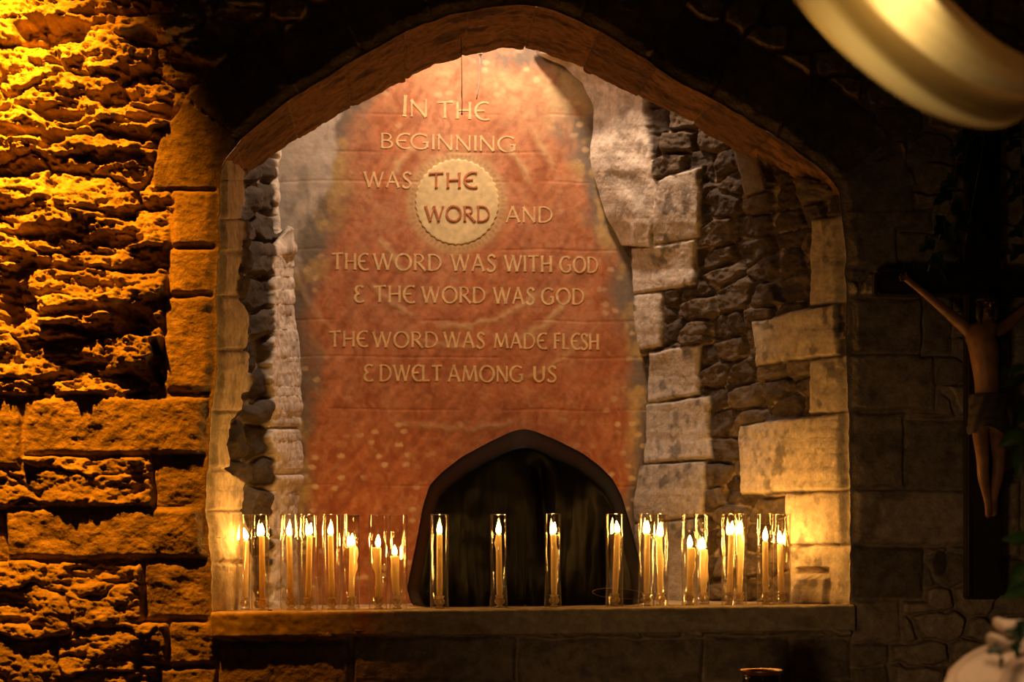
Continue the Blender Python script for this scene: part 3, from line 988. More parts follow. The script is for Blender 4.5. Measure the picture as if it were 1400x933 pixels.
def ledge():
    xs = np.linspace(at(291, 0, 0).x, at(1166, 0, 0).x, 420)
    # section around the front: (Y, dz); back top -> front top -> front bottom -> back bottom
    sec = []
    for y in np.linspace(0.70, 0.0, 40): sec.append((y, 0.0))
    for y, z in [(-.012, 0), (-.020, -.001), (-.025, -.004), (-.027, -.008)]: sec.append((y, z))
    for z in np.linspace(-.012, -.062, 14): sec.append((-.028, z))
    sec += [(-.027, -.0655), (-.023, -.068), (-.015, -.069), (0.06, -.069)]
    S = np.array(sec)
    n, k = len(xs), len(sec)
    X = xs[:, None] + 0 * S[None, :, 0]
    Yy = S[None, :, 0] + 0 * X
    # narrow with the niche sides
    xl = at(291, 0, 0).x; xr = at(1166, 0, 0).x
    f = (X - xl) / (xr - xl)
    tY = np.clip(Yy / NB, 0, 1)
    XL = xl + tY * 0.03; XR = xr - tY * 0.40
    Xn = XL + f * (XR - XL)
    Z = ledge_z(X) + S[None, :, 1]
    fr = (Yy < 0.001)
    amp = 0.0035 * fbm(X * 14, (S[None, :, 1] + Yy) * 20, 601, 5) + 0.0015 * fbm(X * 60, (S[None, :, 1] * 1 + Yy) * 60, 603, 4)
    Yd = Yy + np.where(fr, amp - 0.0035 * np.abs(fbm(X * 20, X * 0, 605, 4)) * (np.abs(S[None, :, 1] + .004) < .006), 0)
    Zd = Z + np.where(fr, 0, 0.0012 * fbm(X * 18, Yy * 18, 607, 4)) - np.where(fr, 0.003 * np.clip(fbm(X * 25, X * 0, 609, 4), 0, 1) * (S[None, :, 1] > -.01), 0)
    P = np.stack([Xn, Yd, Zd], -1)
    st = sstep(0.0, 0.5, fbm(X * 9, (S[None, :, 1] + Yy) * 14, 611, 5))
    col = mixc(np.broadcast_to(C(0.40, 0.30, 0.17), P.shape), np.broadcast_to(C(0.2, 0.14, 0.075), P.shape), 0.7 * st)
    rust = np.exp(-((X - at(497, 0, 0).x) / 0.028) ** 2) * fr
    col = mixc(col, np.broadcast_to(C(0.42, 0.17, 0.05), P.shape), 0.65 * rust * (0.6 + 0.8 * vnoise(X * 90, Z * 14, 613)))
    scr = sstep(0.80, 0.9, ridged(X * 5 + Z * 12, Z * 22, 615, 3)) * fr
    col = mixc(col, np.broadcast_to(C(0.5, 0.42, 0.3), P.shape), 0.35 * scr)
    V = P.reshape(-1, 3)
    q = [list(r) for r in grid_quads(n, k)]
    o = mesh_np('stone_ledge', V, np.array(q), M_LEDGE, col.reshape(-1, 3))
    # close the ends and the underside
    bm = bmesh.new(); bm.from_mesh(o.data); bm.verts.ensure_lookup_table()
    bm.faces.new([bm.verts[j] for j in range(k)]); bm.faces.new([bm.verts[(n - 1) * k + j] for j in range(k)][::-1])
    for i in range(n - 1):
        bm.faces.new((bm.verts[i * k], bm.verts[(i + 1) * k], bm.verts[(i + 1) * k + k - 1], bm.verts[i * k + k - 1]))
    bmesh.ops.recalc_face_normals(bm, faces=bm.faces)
    bm.to_mesh(o.data); bm.free()
    tag(o, 'long worn stone ledge at the foot of the niche carrying the candles', 'ledge')


ledge()

# ------------------------------------------------------------------ candles in glass tubes
# tube left, tube right, candle top x, candle base x, candle top y, depth, kind, flame lean
CAND = [(318, 342, 336.5, 337, 740, .16, 'plain', -.6), (343.5, 368, 358, 359, 734, .06, 'plain', 0), (383, 408.5, 395, 398, 734, .07, 'plain', .1),
        (409, 434.5, 423.5, 421, 733, .07, 'plain', .4), (439.7, 465, 451.7, 454, 733, .06, 'plain', .2), (466, 492, 481.6, 480.5, 748, .12, 'drip_right', 0),
        (504, 529.5, 517, 517.5, 749.5, .06, 'drip_left', .1), (532, 557, 539.5, 543, 761, .08, 'fat', 0),
        (588, 613.6, 601, 601, 731.5, .05, 'plain', -.1), (669.5, 694, 681.7, 683, 732, .05, 'knob_left', 0), (744, 767.6, 757, 757.5, 732, .05, 'drip_low', .3), (828, 852, 844, 840.5, 730.5, .05, 'plain', -.2),
        (872, 895, 885, 884, 731, .07, 'plain', .1), (892, 914, 901.5, 903, 735, .12, 'wavy', .1),
        (931.6, 954, 943.5, 943, 750, .08, 'drip_right', -.1), (948, 970, 961.5, 962, 752.5, .17, 'fat_tall', -.2),
        (986.4, 1009, 1000, 997, 732, .09, 'plain', .3), (998, 1021, 1012, 1011, 732, .16, 'plain', .1),
        (1035, 1058, 1046, 1047, 741, .09, 'plain', .1), (1058, 1081, 1066.5, 1068, 745, .12, 'plain', -.1)]
ORD = ['first', 'second', 'third', 'fourth', 'fifth', 'sixth', 'seventh', 'eighth', 'ninth', 'tenth', 'eleventh', 'twelfth', 'thirteenth', 'fourteenth', 'fifteenth', 'sixteenth',
       'seventeenth', 'eighteenth', 'nineteenth', 'twentieth']
LOOK = {'plain': 'straight', 'drip_right': 'wax-dripped', 'drip_left': 'guttered', 'fat': 'short stumpy melted', 'knob_left': 'knobbed', 'drip_low': 'slightly dripped', 'wavy': 'wavy sagging', 'fat_tall': 'thick melted'}


def where(i):
    if i == 0: return 'leftmost on the ledge'
    if i == 19: return 'rightmost on the ledge'
    if i == 8: return 'first of four before the black cloth'
    if i == 9: return 'second of four before the black cloth'
    if i == 10: return 'third of four before the black cloth'
    if i == 11: return 'last of four before the black cloth'
    if i < 8: return ORD[i] + ' from the left on the ledge'
    return ORD[19 - i] + ' from the right on the ledge'


for i, (xa, xb, ct, cb, cy, Y, kind, lean) in enumerate(CAND):
    d = D + Y
    px = (xa + xb) / 2
    base = at(px, 835, Y)
    zl = float(ledge_z(base.x)) + 0.001
    base.z = zl
    R = (xb - xa) / 2 * d / F
    top = at(px, 703.5 + (1.0 if xa < 700 else -1.0) * 0.4, Y).z
    # tube
    bm = bmesh.new()
    H = top - zl; th = 0.0014
    prof = [(R, 0), (R, H - .0012), (R - th * .5, H), (R - th, H - .0012), (R - th, 0)]
    lathe_bm(bm, prof, base, 40, cap=False)
    vs = sorted(bm.verts, key=lambda v: v.index)
    bm.verts.ensure_lookup_table()
    for k in range(40):
        bm.faces.new((bm.verts[k], bm.verts[4 * 40 + k], bm.verts[4 * 40 + (k + 1) % 40], bm.verts[(k + 1) % 40]))
    g = bm_obj('glass_tube', bm, M_GLASS)
    tag(g, 'clear glass tube around a lit candle, ' + where(i), 'glass tube', 'glass candle tubes on the ledge')
    if i in (1, 5, 13, 15):
        # a film of soot inside the rim, above the flame
        ff, aa = np.meshgrid(np.linspace(0, 1, 12), np.linspace(-1.25, 1.25, 26), indexing='ij')
        rr_ = R - th - .0004
        aw = aa + math.pi / 2 - .4
        V = np.stack([base.x + rr_ * np.cos(aw), base.y + rr_ * np.sin(aw), base.z + H - .0012 - ff * .024], -1).reshape(-1, 3)
        al = (0.92 * np.clip(1 - ff, 0, 1) ** 1.2 * np.clip(1 - (aa / 1.2) ** 2, 0, 1) * (0.85 + .3 * fbm(aa * 2 + i, ff * 2, 990 + i, 3))).reshape(-1)
        so_ = mesh_np('soot_film', V, grid_quads(12, 26), M_SOOT, np.stack([al] * 3, -1), parent=g)
        so_['label'] = 'dark soot film inside the rim'
    # holder
    b2 = at(cb, 835, Y)
    hb = Vector((b2.x, Y, zl))
    off = Vector((hb.x - base.x, 0, 0))
    lim = R - th - 0.0125
    if abs(off.x) > lim: hb.x = base.x + math.copysign(max(lim, 0), off.x)
    bm = bmesh.new()
    rc = 0.0080
    hp = [(0.0005, .0002), (.0118, .0), (.0124, .0015), (.0112, .0038), (.0075, .0062), (.0068, .0082), (.0100, .0105), (.0127, .0145), (.0132, .0185), (.0120, .0225), (.0098, .0250),
          (.0094, .0268), (.0112, .0295), (.0126, .0330), (.0122, .0338), (rc + .0012, .0322), (rc + .0004, .0300), (rc + .0002, .0130), (.0005, .0125)]
    lathe_bm(bm, hp, hb, 32, cap=True, wob=lambda a, z: 1 + (0.09 * math.cos(8 * a) if .008 < z < .026 else 0.03 * math.cos(8 * a)))
    o = bm_obj('candle_holder', bm, M_HOLDER, smooth=False)
    tag(o, 'small pressed glass candle holder, ' + where(i), 'candle holder', 'glass candle holders on the ledge')
    # candle
    tp = at(ct, cy, Y)
    zb = zl + 0.0135
    c0 = Vector((hb.x, Y, zb)); c1 = Vector((tp.x, Y, tp.z))
    lbl = LOOK[kind]
    root = empty('taper_candle', c0, 'lit %s ivory taper candle, %s' % (lbl, where(i)), 'candle', 'ivory taper candles on the ledge')
    bm = bmesh.new()
    n = 26; seg = 20
    rings = []
    for j in range(n + 1):
        f = j / n
        p = c0.lerp(c1, f)
        r0 = 0.0078 + 0.0008 * (1 - f)
        ring = []
        for k in range(seg):
            a = 2 * math.pi * k / seg
            r = r0
            ca, sa = math.cos(a), math.sin(a)
            if kind == 'fat' : r += 0.0035 * max(0, f - .35) / .65 * (1 + .5 * math.sin(3 * a + 9 * f)) + 0.003 * max(0, -ca) * math.sin(f * 3)
            if kind == 'fat_tall': r += (0.0035 * max(0, ca) + .0015) * (1 if f > .35 else f / .35 * .4) * (1 + .2 * math.sin(17 * f))
            if kind == 'drip_right': r += 0.0075 * max(0, ca) ** 6 * sstep(.35, .75, f) * (1 + .3 * math.sin(23 * f))
            if kind == 'drip_left': r += 0.0070 * max(0, -ca) ** 6 * sstep(.5, .7, f) * (1 + .3 * math.sin(21 * f))
            if kind == 'knob_left': r += 0.0045 * max(0, -ca) ** 3 * math.exp(-((f - .88) / .05) ** 2)
            if kind == 'drip_low': r += 0.0040 * max(0, ca) ** 4 * sstep(.45, .6, f) * (1 - sstep(.75, .85, f))
            if kind == 'wavy':
                r += 0.0028 * max(0, ca) ** 2 * math.exp(-((f - .62) / .14) ** 2) - 0.001 * max(0, -ca) * math.exp(-((f - .6) / .1) ** 2)
            if f < .2: r = min(r, 0.0079)
            ring.append(bm.verts.new(p + Vector((r * ca, r * sa, 0))))
        rings.append(ring)
    # a shallow melted cup at the top
    for (rf, dz) in [(.86, .0009), (.6, -.0012), (.2, -.0018)]:
        rings.append([bm.verts.new(c1 + (rings[n][k].co - c1) * rf + Vector((0, 0, dz))) for k in range(seg)])
    for r0, r1 in zip(rings, rings[1:]):
        for k in range(seg): bm.faces.new((r0[k], r0[(k + 1) % seg], r1[(k + 1) % seg], r1[k]))
    bm.faces.new(rings[0][::-1]); bm.faces.new(rings[-1])
    bm_obj('wax_body', bm, M_WAX, root)
    bm = bmesh.new()
    tube_bm(bm, [c1 + Vector((0, 0, -.002)), c1 + Vector((0.0002, 0, .004)), c1 + Vector((.0008 + lean * .002, 0, .0085))], [.0009, .0009, .0007], 6)
    bm_obj('wick', bm, M_WICK, root)
    fh = 0.031 + 0.004 * rng.random()
    if kind in ('fat',): fh *= .8
    bm = bmesh.new()
    fp = [(.0004, 0), (.0036, .05), (.0060, .16), (.0068, .3), (.0062, .45), (.0047, .62), (.0029, .78), (.0014, .91), (.0003, 1.0)]
    rings = []
    for (r, f) in fp:
        cc = c1 + Vector((lean * .010 * f * f, 0, .0035 + f * fh))
        rings.append([bm.verts.new(cc + Vector((r * math.cos(2 * math.pi * k / 10), r * math.sin(2 * math.pi * k / 10), 0))) for k in range(10)])
    for r0, r1 in zip(rings, rings[1:]):
        for k in range(10): bm.faces.new((r0[k], r0[(k + 1) % 10], r1[(k + 1) % 10], r1[k]))
    bm.faces.new(rings[0][::-1]); bm.faces.new(rings[-1])
    bm_obj('flame', bm, M_FLAME, root)

# a stub of burnt match on the ledge
p = at(366, 835, 0.01); p.z = float(ledge_z(p.x)) + .0022
bm = bmesh.new(); tube_bm(bm, [p, p + Vector((.006, .0005, .0003)), p + Vector((.012, 0, 0))], [.0015, .0019, .0014], 8)
tag(bm_obj('match_stub', bm, plain('burnt_match', (.12, .02, .01), .7)), 'tiny dark red burnt match stub lying at the front of the ledge', 'match')


# ------------------------------------------------------------------ black cloth over an arched form
M_BLACK = plain('black_cotton', (0.0014, 0.0010, 0.0008), 0.5, var=0.2, scale=30, spec=0.05)
_b = M_BLACK.node_tree.nodes['Principled BSDF']
_b.inputs['Sheen Weight'].default_value = 0.0


def black_cloth():
    out = [(571, 832), (562, 826), (556, 805), (560, 786), (568, 747), (578, 693), (587, 664), (604, 646), (631, 625), (670, 604), (700, 590), (716, 586.5),
           (732, 590), (760, 601.5), (796, 619.5), (820, 637.5), (838, 655.5), (850, 678), (859, 708), (872, 756), (879, 786), (883, 812), (880, 832)]
    n = 260
    q = smooth_poly(out, n, 4)
    rows = 70
    t = np.linspace(0, 1, rows)[:, None]                                          # 0 back outline, 1 centre of the front
    u = np.linspace(0, 1, n)[None, :]
    qx, qy = q[None, :, 0], q[None, :, 1]
    cx, cyy = 718.0, 832.0
    # front ring: outline pulled in and lowered
    s = t
    PX = qx + (cx - qx) * (s ** 1.15) * 0.98
    PY = qy + (cyy - qy) * (s ** 1.15) * 0.98
    Yb, Yf = 0.42, 0.20
    Y = Yb + (Yf - Yb) * sstep(0.0, 0.15, s)
    # hanging folds
    ang = PX
    hang = sstep(0.06, 0.25, s) * sstep(600, 700, PY)
    fold = 0.026 * np.sin((PX + 0.10 * (PY - 700) * np.sign(PX - 718)) / 21.0 + 2.2 * fbm(PX / 70, PY / 220, 701, 3)) + 0.020 * fbm(PX / 24, PY / 200, 703, 4)
    Y = Y + fold * hang + 0.010 * fbm(PX / 60, PY / 60, 705, 3) * sstep(0, .2, s)
    Y = Y - 0.05 * sstep(720, 832, PY) * sstep(0.03, .3, s)
    # deep fold down from the peak
    Y = Y + 0.05 * np.exp(-((PX - 735 - 0.12 * (PY - 620)) / 14.0) ** 2) * sstep(600, 640, PY) * (1 - sstep(720, 800, PY)) * sstep(.1, .3, s)
    P = np.stack([(PX - 700) * (D + Y) / F, Y, ZC + (HY - PY) * (D + Y) / F], -1)
    P[..., 2] = np.maximum(P[..., 2], ledge_z(P[..., 0]) + 0.003)
    # back sheet
    bk = P[0].copy(); bk2 = bk.copy(); bk2[:, 1] += 0.06
    P = np.concatenate([bk2[None], P], 0)
    o = mesh_np('black_cloth', P.reshape(-1, 3), grid_quads(P.shape[0], n), M_BLACK)
    tag(o, 'black cloth draped over a pointed arch shape in the middle of the ledge', 'cloth')


black_cloth()
# wire loop lying at the cloth's right foot
bm = bmesh.new()
pts = []
for k in range(41):
    a = 2 * math.pi * k / 40
    q = at(846 + 36 * math.cos(a), 812 + 7 * math.sin(a) + 0.06 * 36 * math.cos(a), 0.085 - 0.02 * math.sin(a))
    pts.append(q)
tube_bm(bm, pts, .0011, 6, cap=False)
o_ = bm_obj('wire_loop', bm, plain('dark_wire', (.10, .045, .02), .4, .6))
zmin = min(v.co.z for v in o_.data.vertices)
tag(o_, 'thin dark wire loop lying at the right foot of the black cloth', 'wire')

# ------------------------------------------------------------------ wires hanging under the arch
bm = bmesh.new()
w0 = [at(630.5, 52, .06), at(631, 80, .08), at(631.5, 118, .1), at(631.2, 128, .1), at(632, 140, .1), at(631.5, 156, .1)]
tube_bm(bm, w0, [.0009, .0009, .0010, .0016, .0010, .0013], 6)
bmesh.ops.create_icosphere(bm, subdivisions=2, radius=.0027, matrix=Matrix.Translation(at(631.5, 156, .1)))
tag(bm_obj('hanging_wire', bm, plain('black_wire', (.015, .012, .01), .5)), 'thin black wire with a small bead hanging from the arch above the word THE', 'wire')
bm = bmesh.new()
w1 = [at(657, 40, .56), at(656.8, 74, .56), at(656.4, 79, .56), at(656, 92, .56), at(655.5, 112, .56), at(655, 118, .56), at(653, 128, .56), at(651.5, 136, .56)]
tube_bm(bm, w1, [.0013, .0013, .0030, .0013, .0014, .0026, .0013, .0018], 6)
bmesh.ops.create_icosphere(bm, subdivisions=2, radius=.0055, matrix=Matrix.Translation(w1[1]))
tag(bm_obj('hanging_string', bm, plain('white_string', (.7, .6, .48), .7)), 'short pale string with a knot hanging right of the black wire', 'string')


# ------------------------------------------------------------------ crucifix
M_WOOD = plain('dark_wood', (0.018, 0.012, 0.008), 0.45, var=0.4, scale=24, bump=.3)
M_CARVE = plain('painted_carving', (0.26, 0.115, 0.045), 0.5, var=0.35, scale=30)
M_HAIR = plain('dark_carved_hair', (0.03, 0.018, 0.01), 0.6, var=.3)
M_LOIN = plain('dark_loincloth', (0.055, 0.035, 0.022), 0.7, var=.3)
CY = -0.10
xc = at(1345, 0, CY)
cruc = empty('crucifix', at(1345, 818, CY + .03), 'large dark wooden crucifix with a carved figure on the wall right of the niche', 'crucifix')


def beam(name, x0, y0, x1, y1, Y0, Y1, mould):
    a = at(x0, y0, Y0); b = at(x1, y1, Y0)
    bm = bmesh.new()
    bmesh.ops.create_cube(bm, size=1, matrix=Matrix.Translation(((a.x + b.x) / 2, (Y0 + Y1) / 2, (a.z + b.z) / 2)) @ Matrix.Diagonal((abs(b.x - a.x), abs(Y1 - Y0), abs(a.z - b.z), 1)))
    bmesh.ops.bevel(bm, geom=bm.edges[:], offset=.004, segments=2, affect='EDGES')
    # raised mouldings along the long edges
    for m in mould:
        c = at(m[0], m[1], Y0); e = at(m[2], m[3], Y0)
        mm = bmesh.ops.create_cube(bm, size=1, matrix=Matrix.Translation(((c.x + e.x) / 2, Y0 - .004, (c.z + e.z) / 2)) @ Matrix.Diagonal((max(abs(e.x - c.x), .006), .010, max(abs(c.z - e.z), .006), 1)))
    return bm_obj(name, bm, M_WOOD, cruc, smooth=False)


beam('upright_beam', 1322, 160, 1367, 820, CY, CY + .035, [(1324.5, 170, 1324.5, 816), (1364.5, 170, 1364.5, 816)])
beam('crossbeam', 1196, 372, 1494, 404, CY - .003, CY + .030, [(1200, 374, 1490, 374), (1200, 402, 1490, 402)])
BY = CY - .040


def skin_obj(name, nodes, edges, mat, parent, sub=2):
    """nodes: name -> (point, radius); grown into one continuous surface"""
    me = bpy.data.meshes.new(name)
    ks = list(nodes)
    me.from_pydata([nodes[k][0] for k in ks], [(ks.index(a), ks.index(b)) for a, b in edges], [])
    o = bpy.data.objects.new(name, me)
    COL.objects.link(o)
    m = o.modifiers.new('skin', 'SKIN')
    for i, k in enumerate(ks):
        r = nodes[k][1]
        me.skin_vertices[0].data[i].radius = (r, r) if not hasattr(r, '__len__') else r
        me.skin_vertices[0].data[i].use_root = (i == 0)
    s = o.modifiers.new('sub', 'SUBSURF'); s.levels = sub; s.render_levels = sub
    dg = bpy.context.evaluated_depsgraph_get()
    dg.update()
    nm = bpy.data.meshes.new_from_object(o.evaluated_get(dg))
    nm.name = name
    bpy.data.objects.remove(o)
    return link(name, nm, mat, parent)


def A(px, py, dy=0.0): return at(px, py, BY + dy)


N = {'pelvis': (A(1351, 562), .030), 'belly': (A(1350, 532, -.004), .029), 'ribs': (A(1347, 500, -.012), .036), 'chest': (A(1345, 470, -.012), .040), 'neckb': (A(1346, 447, -.006), .024),
     'neck': (A(1348, 438, -.014), .014), 'head': (A(1350, 426, -.026), .019), 'crown': (A(1349, 411, -.022), .020),
     'shl': (A(1324, 452), .019), 'ell': (A(1287, 420, .004), .0125), 'wrl': (A(1251, 391, .012), .0085), 'hal': (A(1240, 382, .012), .009),
     'shr': (A(1368, 452), .019), 'elr': (A(1404, 421, .004), .0125), 'wrr': (A(1442, 391, .012), .0085), 'har': (A(1453, 382, .012), .009),
     'hpl': (A(1339, 580), .024), 'knl': (A(1344, 630, -.022), .0165), 'cal': (A(1344, 652, -.012), .0155), 'anl': (A(1350, 684, -.002), .0095), 'hel': (A(1352, 694, -.008), .0105), 'fol': (A(1351, 708, -.03), .008),
     'hpr': (A(1363, 580), .024), 'knr': (A(1366, 630, -.020), .0165), 'car': (A(1364, 652, -.012), .0155), 'anr': (A(1359, 682, .004), .0095), 'her': (A(1359, 692, -.002), .0105), 'for': (A(1359, 706, -.02), .008)}
E = [('pelvis', 'belly'), ('belly', 'ribs'), ('ribs', 'chest'), ('chest', 'neckb'), ('neckb', 'neck'), ('neck', 'head'), ('head', 'crown'),
     ('neckb', 'shl'), ('shl', 'ell'), ('ell', 'wrl'), ('wrl', 'hal'), ('neckb', 'shr'), ('shr', 'elr'), ('elr', 'wrr'), ('wrr', 'har'),
     ('pelvis', 'hpl'), ('hpl', 'knl'), ('knl', 'cal'), ('cal', 'anl'), ('anl', 'hel'), ('hel', 'fol'), ('pelvis', 'hpr'), ('hpr', 'knr'), ('knr', 'car'), ('car', 'anr'), ('anr', 'her'), ('her', 'for')]
for s, hx, sg in (('l', (1240, 382), -1), ('r', (1453, 382), 1)):
    for fi, (dx, dy, ln) in enumerate([(9, -6.5, 1), (10.5, -4, 1), (10.5, -1, 1), (9, 1.5, .9), (2, -9, .8)]):
        k1, k2 = 'f%s%da' % (s, fi), 'f%s%db' % (s, fi)
        N[k1] = (A(hx[0] + sg * dx * .55, hx[1] + dy * .7, .006), .0028)
        N[k2] = (A(hx[0] + sg * dx, hx[1] + dy * 1.1, -.002), .0022)
        E += [('ha' + s, k1), (k1, k2)]
fig = skin_obj('carved_figure', N, E, M_CARVE, cruc)
fig['label'] = 'carved figure with outstretched arms and bowed head'


def blob(bm, c, r, sx=1, sy=1, sz=1, rot=None):
    mt = Matrix.Translation(c) @ (rot or Matrix.Identity(4)) @ Matrix.Diagonal((r * sx, r * sy, r * sz, 1))
    bmesh.ops.create_icosphere(bm, subdivisions=3, radius=1, matrix=mt)


hc = A(1350, 418, -.030)
bm = bmesh.new()
blob(bm, hc + Vector((.001, -.021, -.001)), .0042, .8, 1, 1.7)                     # nose
for sx in (-1, 1): blob(bm, hc + Vector((sx * .0085 + .001, -.016, .005)), .0045, 1.2, .8, .5)     # brows
blob(bm, hc + Vector((.001, -.017, -.010)), .005, 1.2, .7, .4)                       # mouth
o_ = bm_obj('face', bm, M_CARVE, fig)
bm = bmesh.new()
blob(bm, hc + Vector((0, .008, .008)), .024, 1.0, 1.0, 1.05)
for sx in (-1, 1):
    tube_bm(bm, [hc + Vector((sx * .017, .0, .012)), hc + Vector((sx * .021, -.004, -.008)), hc + Vector((sx * .021, .0, -.030)), hc + Vector((sx * .017, .004, -.045))], [.007, .009, .008, .003], 8)
blob(bm, hc + Vector((.001, -.013, -.019)), .010, 1, .8, 1.25)
bm_obj('hair', bm, M_HAIR, fig)
bm = bmesh.new()
for k in range(3):
    pts = [hc + Vector((.026 * math.cos(a), .024 * math.sin(a) + .004, .014 + .002 * math.sin(5 * a + k * 2))) for a in np.linspace(0, 2 * math.pi, 25)]
    tube_bm(bm, pts, .0016, 5, cap=False)
for k in range(14):
    a = k * 2 * math.pi / 14
    q = hc + Vector((.026 * math.cos(a), .024 * math.sin(a) + .004, .014))
    tube_bm(bm, [q, q + Vector((.007 * math.cos(a + .6), .007 * math.sin(a + .6), .005))], [.0011, .0002], 5)
bm_obj('thorn_crown', bm, M_HAIR, fig)


def loincloth():
    n = 72; ys_ = np.linspace(540, 590, 16)
    V = []
    for j, y in enumerate(ys_):
        f = j / 15
        c = A(1351, y, -.004)
        for k in range(n):
            a = 2 * math.pi * k / n
            rx = .046 + .006 * f; ry = .036 + .004 * f
            w_ = 1 + .035 * math.sin(9 * a + 7 * f) + .03 * math.sin(26 * f + 2 * math.cos(a))
            dip = .010 * f * math.sin(3 * a + 1)
            V.append((c.x + rx * w_ * math.cos(a), c.y + ry * w_ * math.sin(a), c.z + dip))
    Qd = [(j * n + k, j * n + (k + 1) % n, (j + 1) * n + (k + 1) % n, (j + 1) * n + k) for j in range(15) for k in range(n)]
    o = mesh_np('loincloth', V, Qd, M_LOIN, parent=fig)
    bm = bmesh.new(); bm.from_mesh(o.data)
    kn = A(1378, 560, -.01)
    tube_bm(bm, [kn + Vector((-.02, 0, .012)), kn, kn + Vector((.006, 0, -.02)), kn + Vector((.004, .004, -.05))], [.010, .013, .011, .005], 10)
    bm.to_mesh(o.data); bm.free()


loincloth()

# ------------------------------------------------------------------ foliage
M_LEAF = plain('dark_green_leaf', (0.020, 0.045, 0.010), 0.4, var=0.4, scale=40)
M_STEM = plain('green_stem', (0.10, 0.09, 0.035), 0.6)
M_LEAFL = plain('mid_green_leaf', (0.05, 0.11, 0.02), 0.4, var=0.4, scale=40)


def leaf_bm(base, direction, normal, length, width, lobes=0, curl=.15):
    bm = bmesh.new()
    d_ = Vector(direction).normalized(); n_ = Vector(normal); n_ = (n_ - d_ * n_.dot(d_)).normalized()
    s_ = d_.cross(n_)
    rows = []
    K = 12
    for j in range(K + 1):
        f = j / K
        wv = math.sin(math.pi * min(1, f ** .75)) * (1 - .25 * f)
        if lobes: wv *= 1 + .35 * math.cos(lobes * 2 * math.pi * f + 2.5)
        wv = max(wv, .02) * width / 2
        c = base + d_ * (f * length) + n_ * (-curl * length * f * f)
        rows.append([bm.verts.new(c - s_ * wv + n_ * wv * .25), bm.verts.new(c - s_ * wv * .5 + n_ * wv * .05), bm.verts.new(c - n_ * .0004), bm.verts.new(c + s_ * wv * .5 + n_ * wv * .05), bm.verts.new(c + s_ * wv + n_ * wv * .25)])
    for r0, r1 in zip(rows, rows[1:]):
        for k in range(4): bm.faces.new((r0[k], r0[k + 1], r1[k + 1], r1[k]))
    ex = bmesh.ops.solidify(bm, geom=bm.faces[:], thickness=.0006)
    return bm


def sprig(name, stem_px, Y, leaves, mat, label, cat='foliage', group=None):
    pts = [at(x, y, Y + dy) for x, y, dy in stem_px]
    r = empty(name, pts[0], label, cat, group)
    bm = bmesh.new(); tube_bm(bm, pts, [.0016] * (len(pts) - 1) + [.0008], 6)
    bm_obj('stem', bm, M_STEM, r)
    for (x, y, dx, dy, ln, wd, lob) in leaves:
        b = at(x, y, Y - .002)
        sc = (D + Y) / F
        nrm = Vector((rng.uniform(-.5, .5), -1, rng.uniform(-.2, .6)))
        bm_obj('leaf', leaf_bm(b, Vector((dx, rng.uniform(-.3, .3), -dy)), nrm, ln * sc, wd * sc, lob, rng.uniform(.05, .25)), mat, r)
    return r


# ivy hanging over the upper part of the cross
ivy = []
for (x0, y0, x1, y1, n_) in [(1335, 150, 1268, 372, 13), (1352, 130, 1320, 330, 12), (1395, 160, 1398, 345, 9)]:
    lv = []
    for k in range(n_):
        f = (k + .5) / n_
        lv.append((x0 + (x1 - x0) * f + rng.uniform(-4, 4), y0 + (y1 - y0) * f, rng.choice((-1, 1)) * rng.uniform(.3, 1), rng.uniform(.2, 1), rng.uniform(24, 36), rng.uniform(16, 24), 2))
    ivy.append((x0, y0, x1, y1, lv))
for k, (x0, y0, x1, y1, lv) in enumerate(ivy):
    sprig('ivy_strand', [(x0, y0, 0), ((x0 * .7 + x1 * .3), y0 * .6 + y1 * .4, -.01), (x1, y1, 0)], -.20, lv, M_LEAF,
          ['dark ivy strand trailing left of the cross above its left arm', 'dark ivy strand hanging over the top of the cross', 'dark ivy strand hanging at the right edge above the crossbeam'][k], 'ivy', 'ivy strands hanging at the crucifix')
# leafy branch entering from the right beside the figure
sprig('leafy_branch', [(1440, 500, 0), (1410, 530, 0), (1395, 600, 0), (1404, 700, 0), (1398, 820, 0)], -1.3,
      [(1402, 500, -1, .35, 34, 14, 0), (1408, 512, -1, .45, 46, 15, 0), (1414, 545, -.6, .8, 44, 26, 0), (1402, 590, -.8, .5, 40, 34, 0), (1404, 610, -.3, 1, 46, 34, 0), (1406, 735, -1, .1, 36, 22, 0), (1402, 770, -.5, 1, 46, 30, 0), (1404, 800, -.9, .5, 40, 24, 0)],
      M_LEAFL, 'green leafy branch entering at the right edge beside the carved figure', 'branch')

# ------------------------------------------------------------------ cream cloth at the lower right
M_CLOTH = plain('cream_cloth', (0.74, 0.56, 0.40), 0.85, var=0.05, scale=20, spec=.2)
CLY = -1.55
cloth = empty('gathered_cloth', at(1420, 1500, CLY).xy.to_3d() + Vector((0, 0, 0.0)), 'cream gathered cloth with ruffled top at the lower right corner', 'cloth')


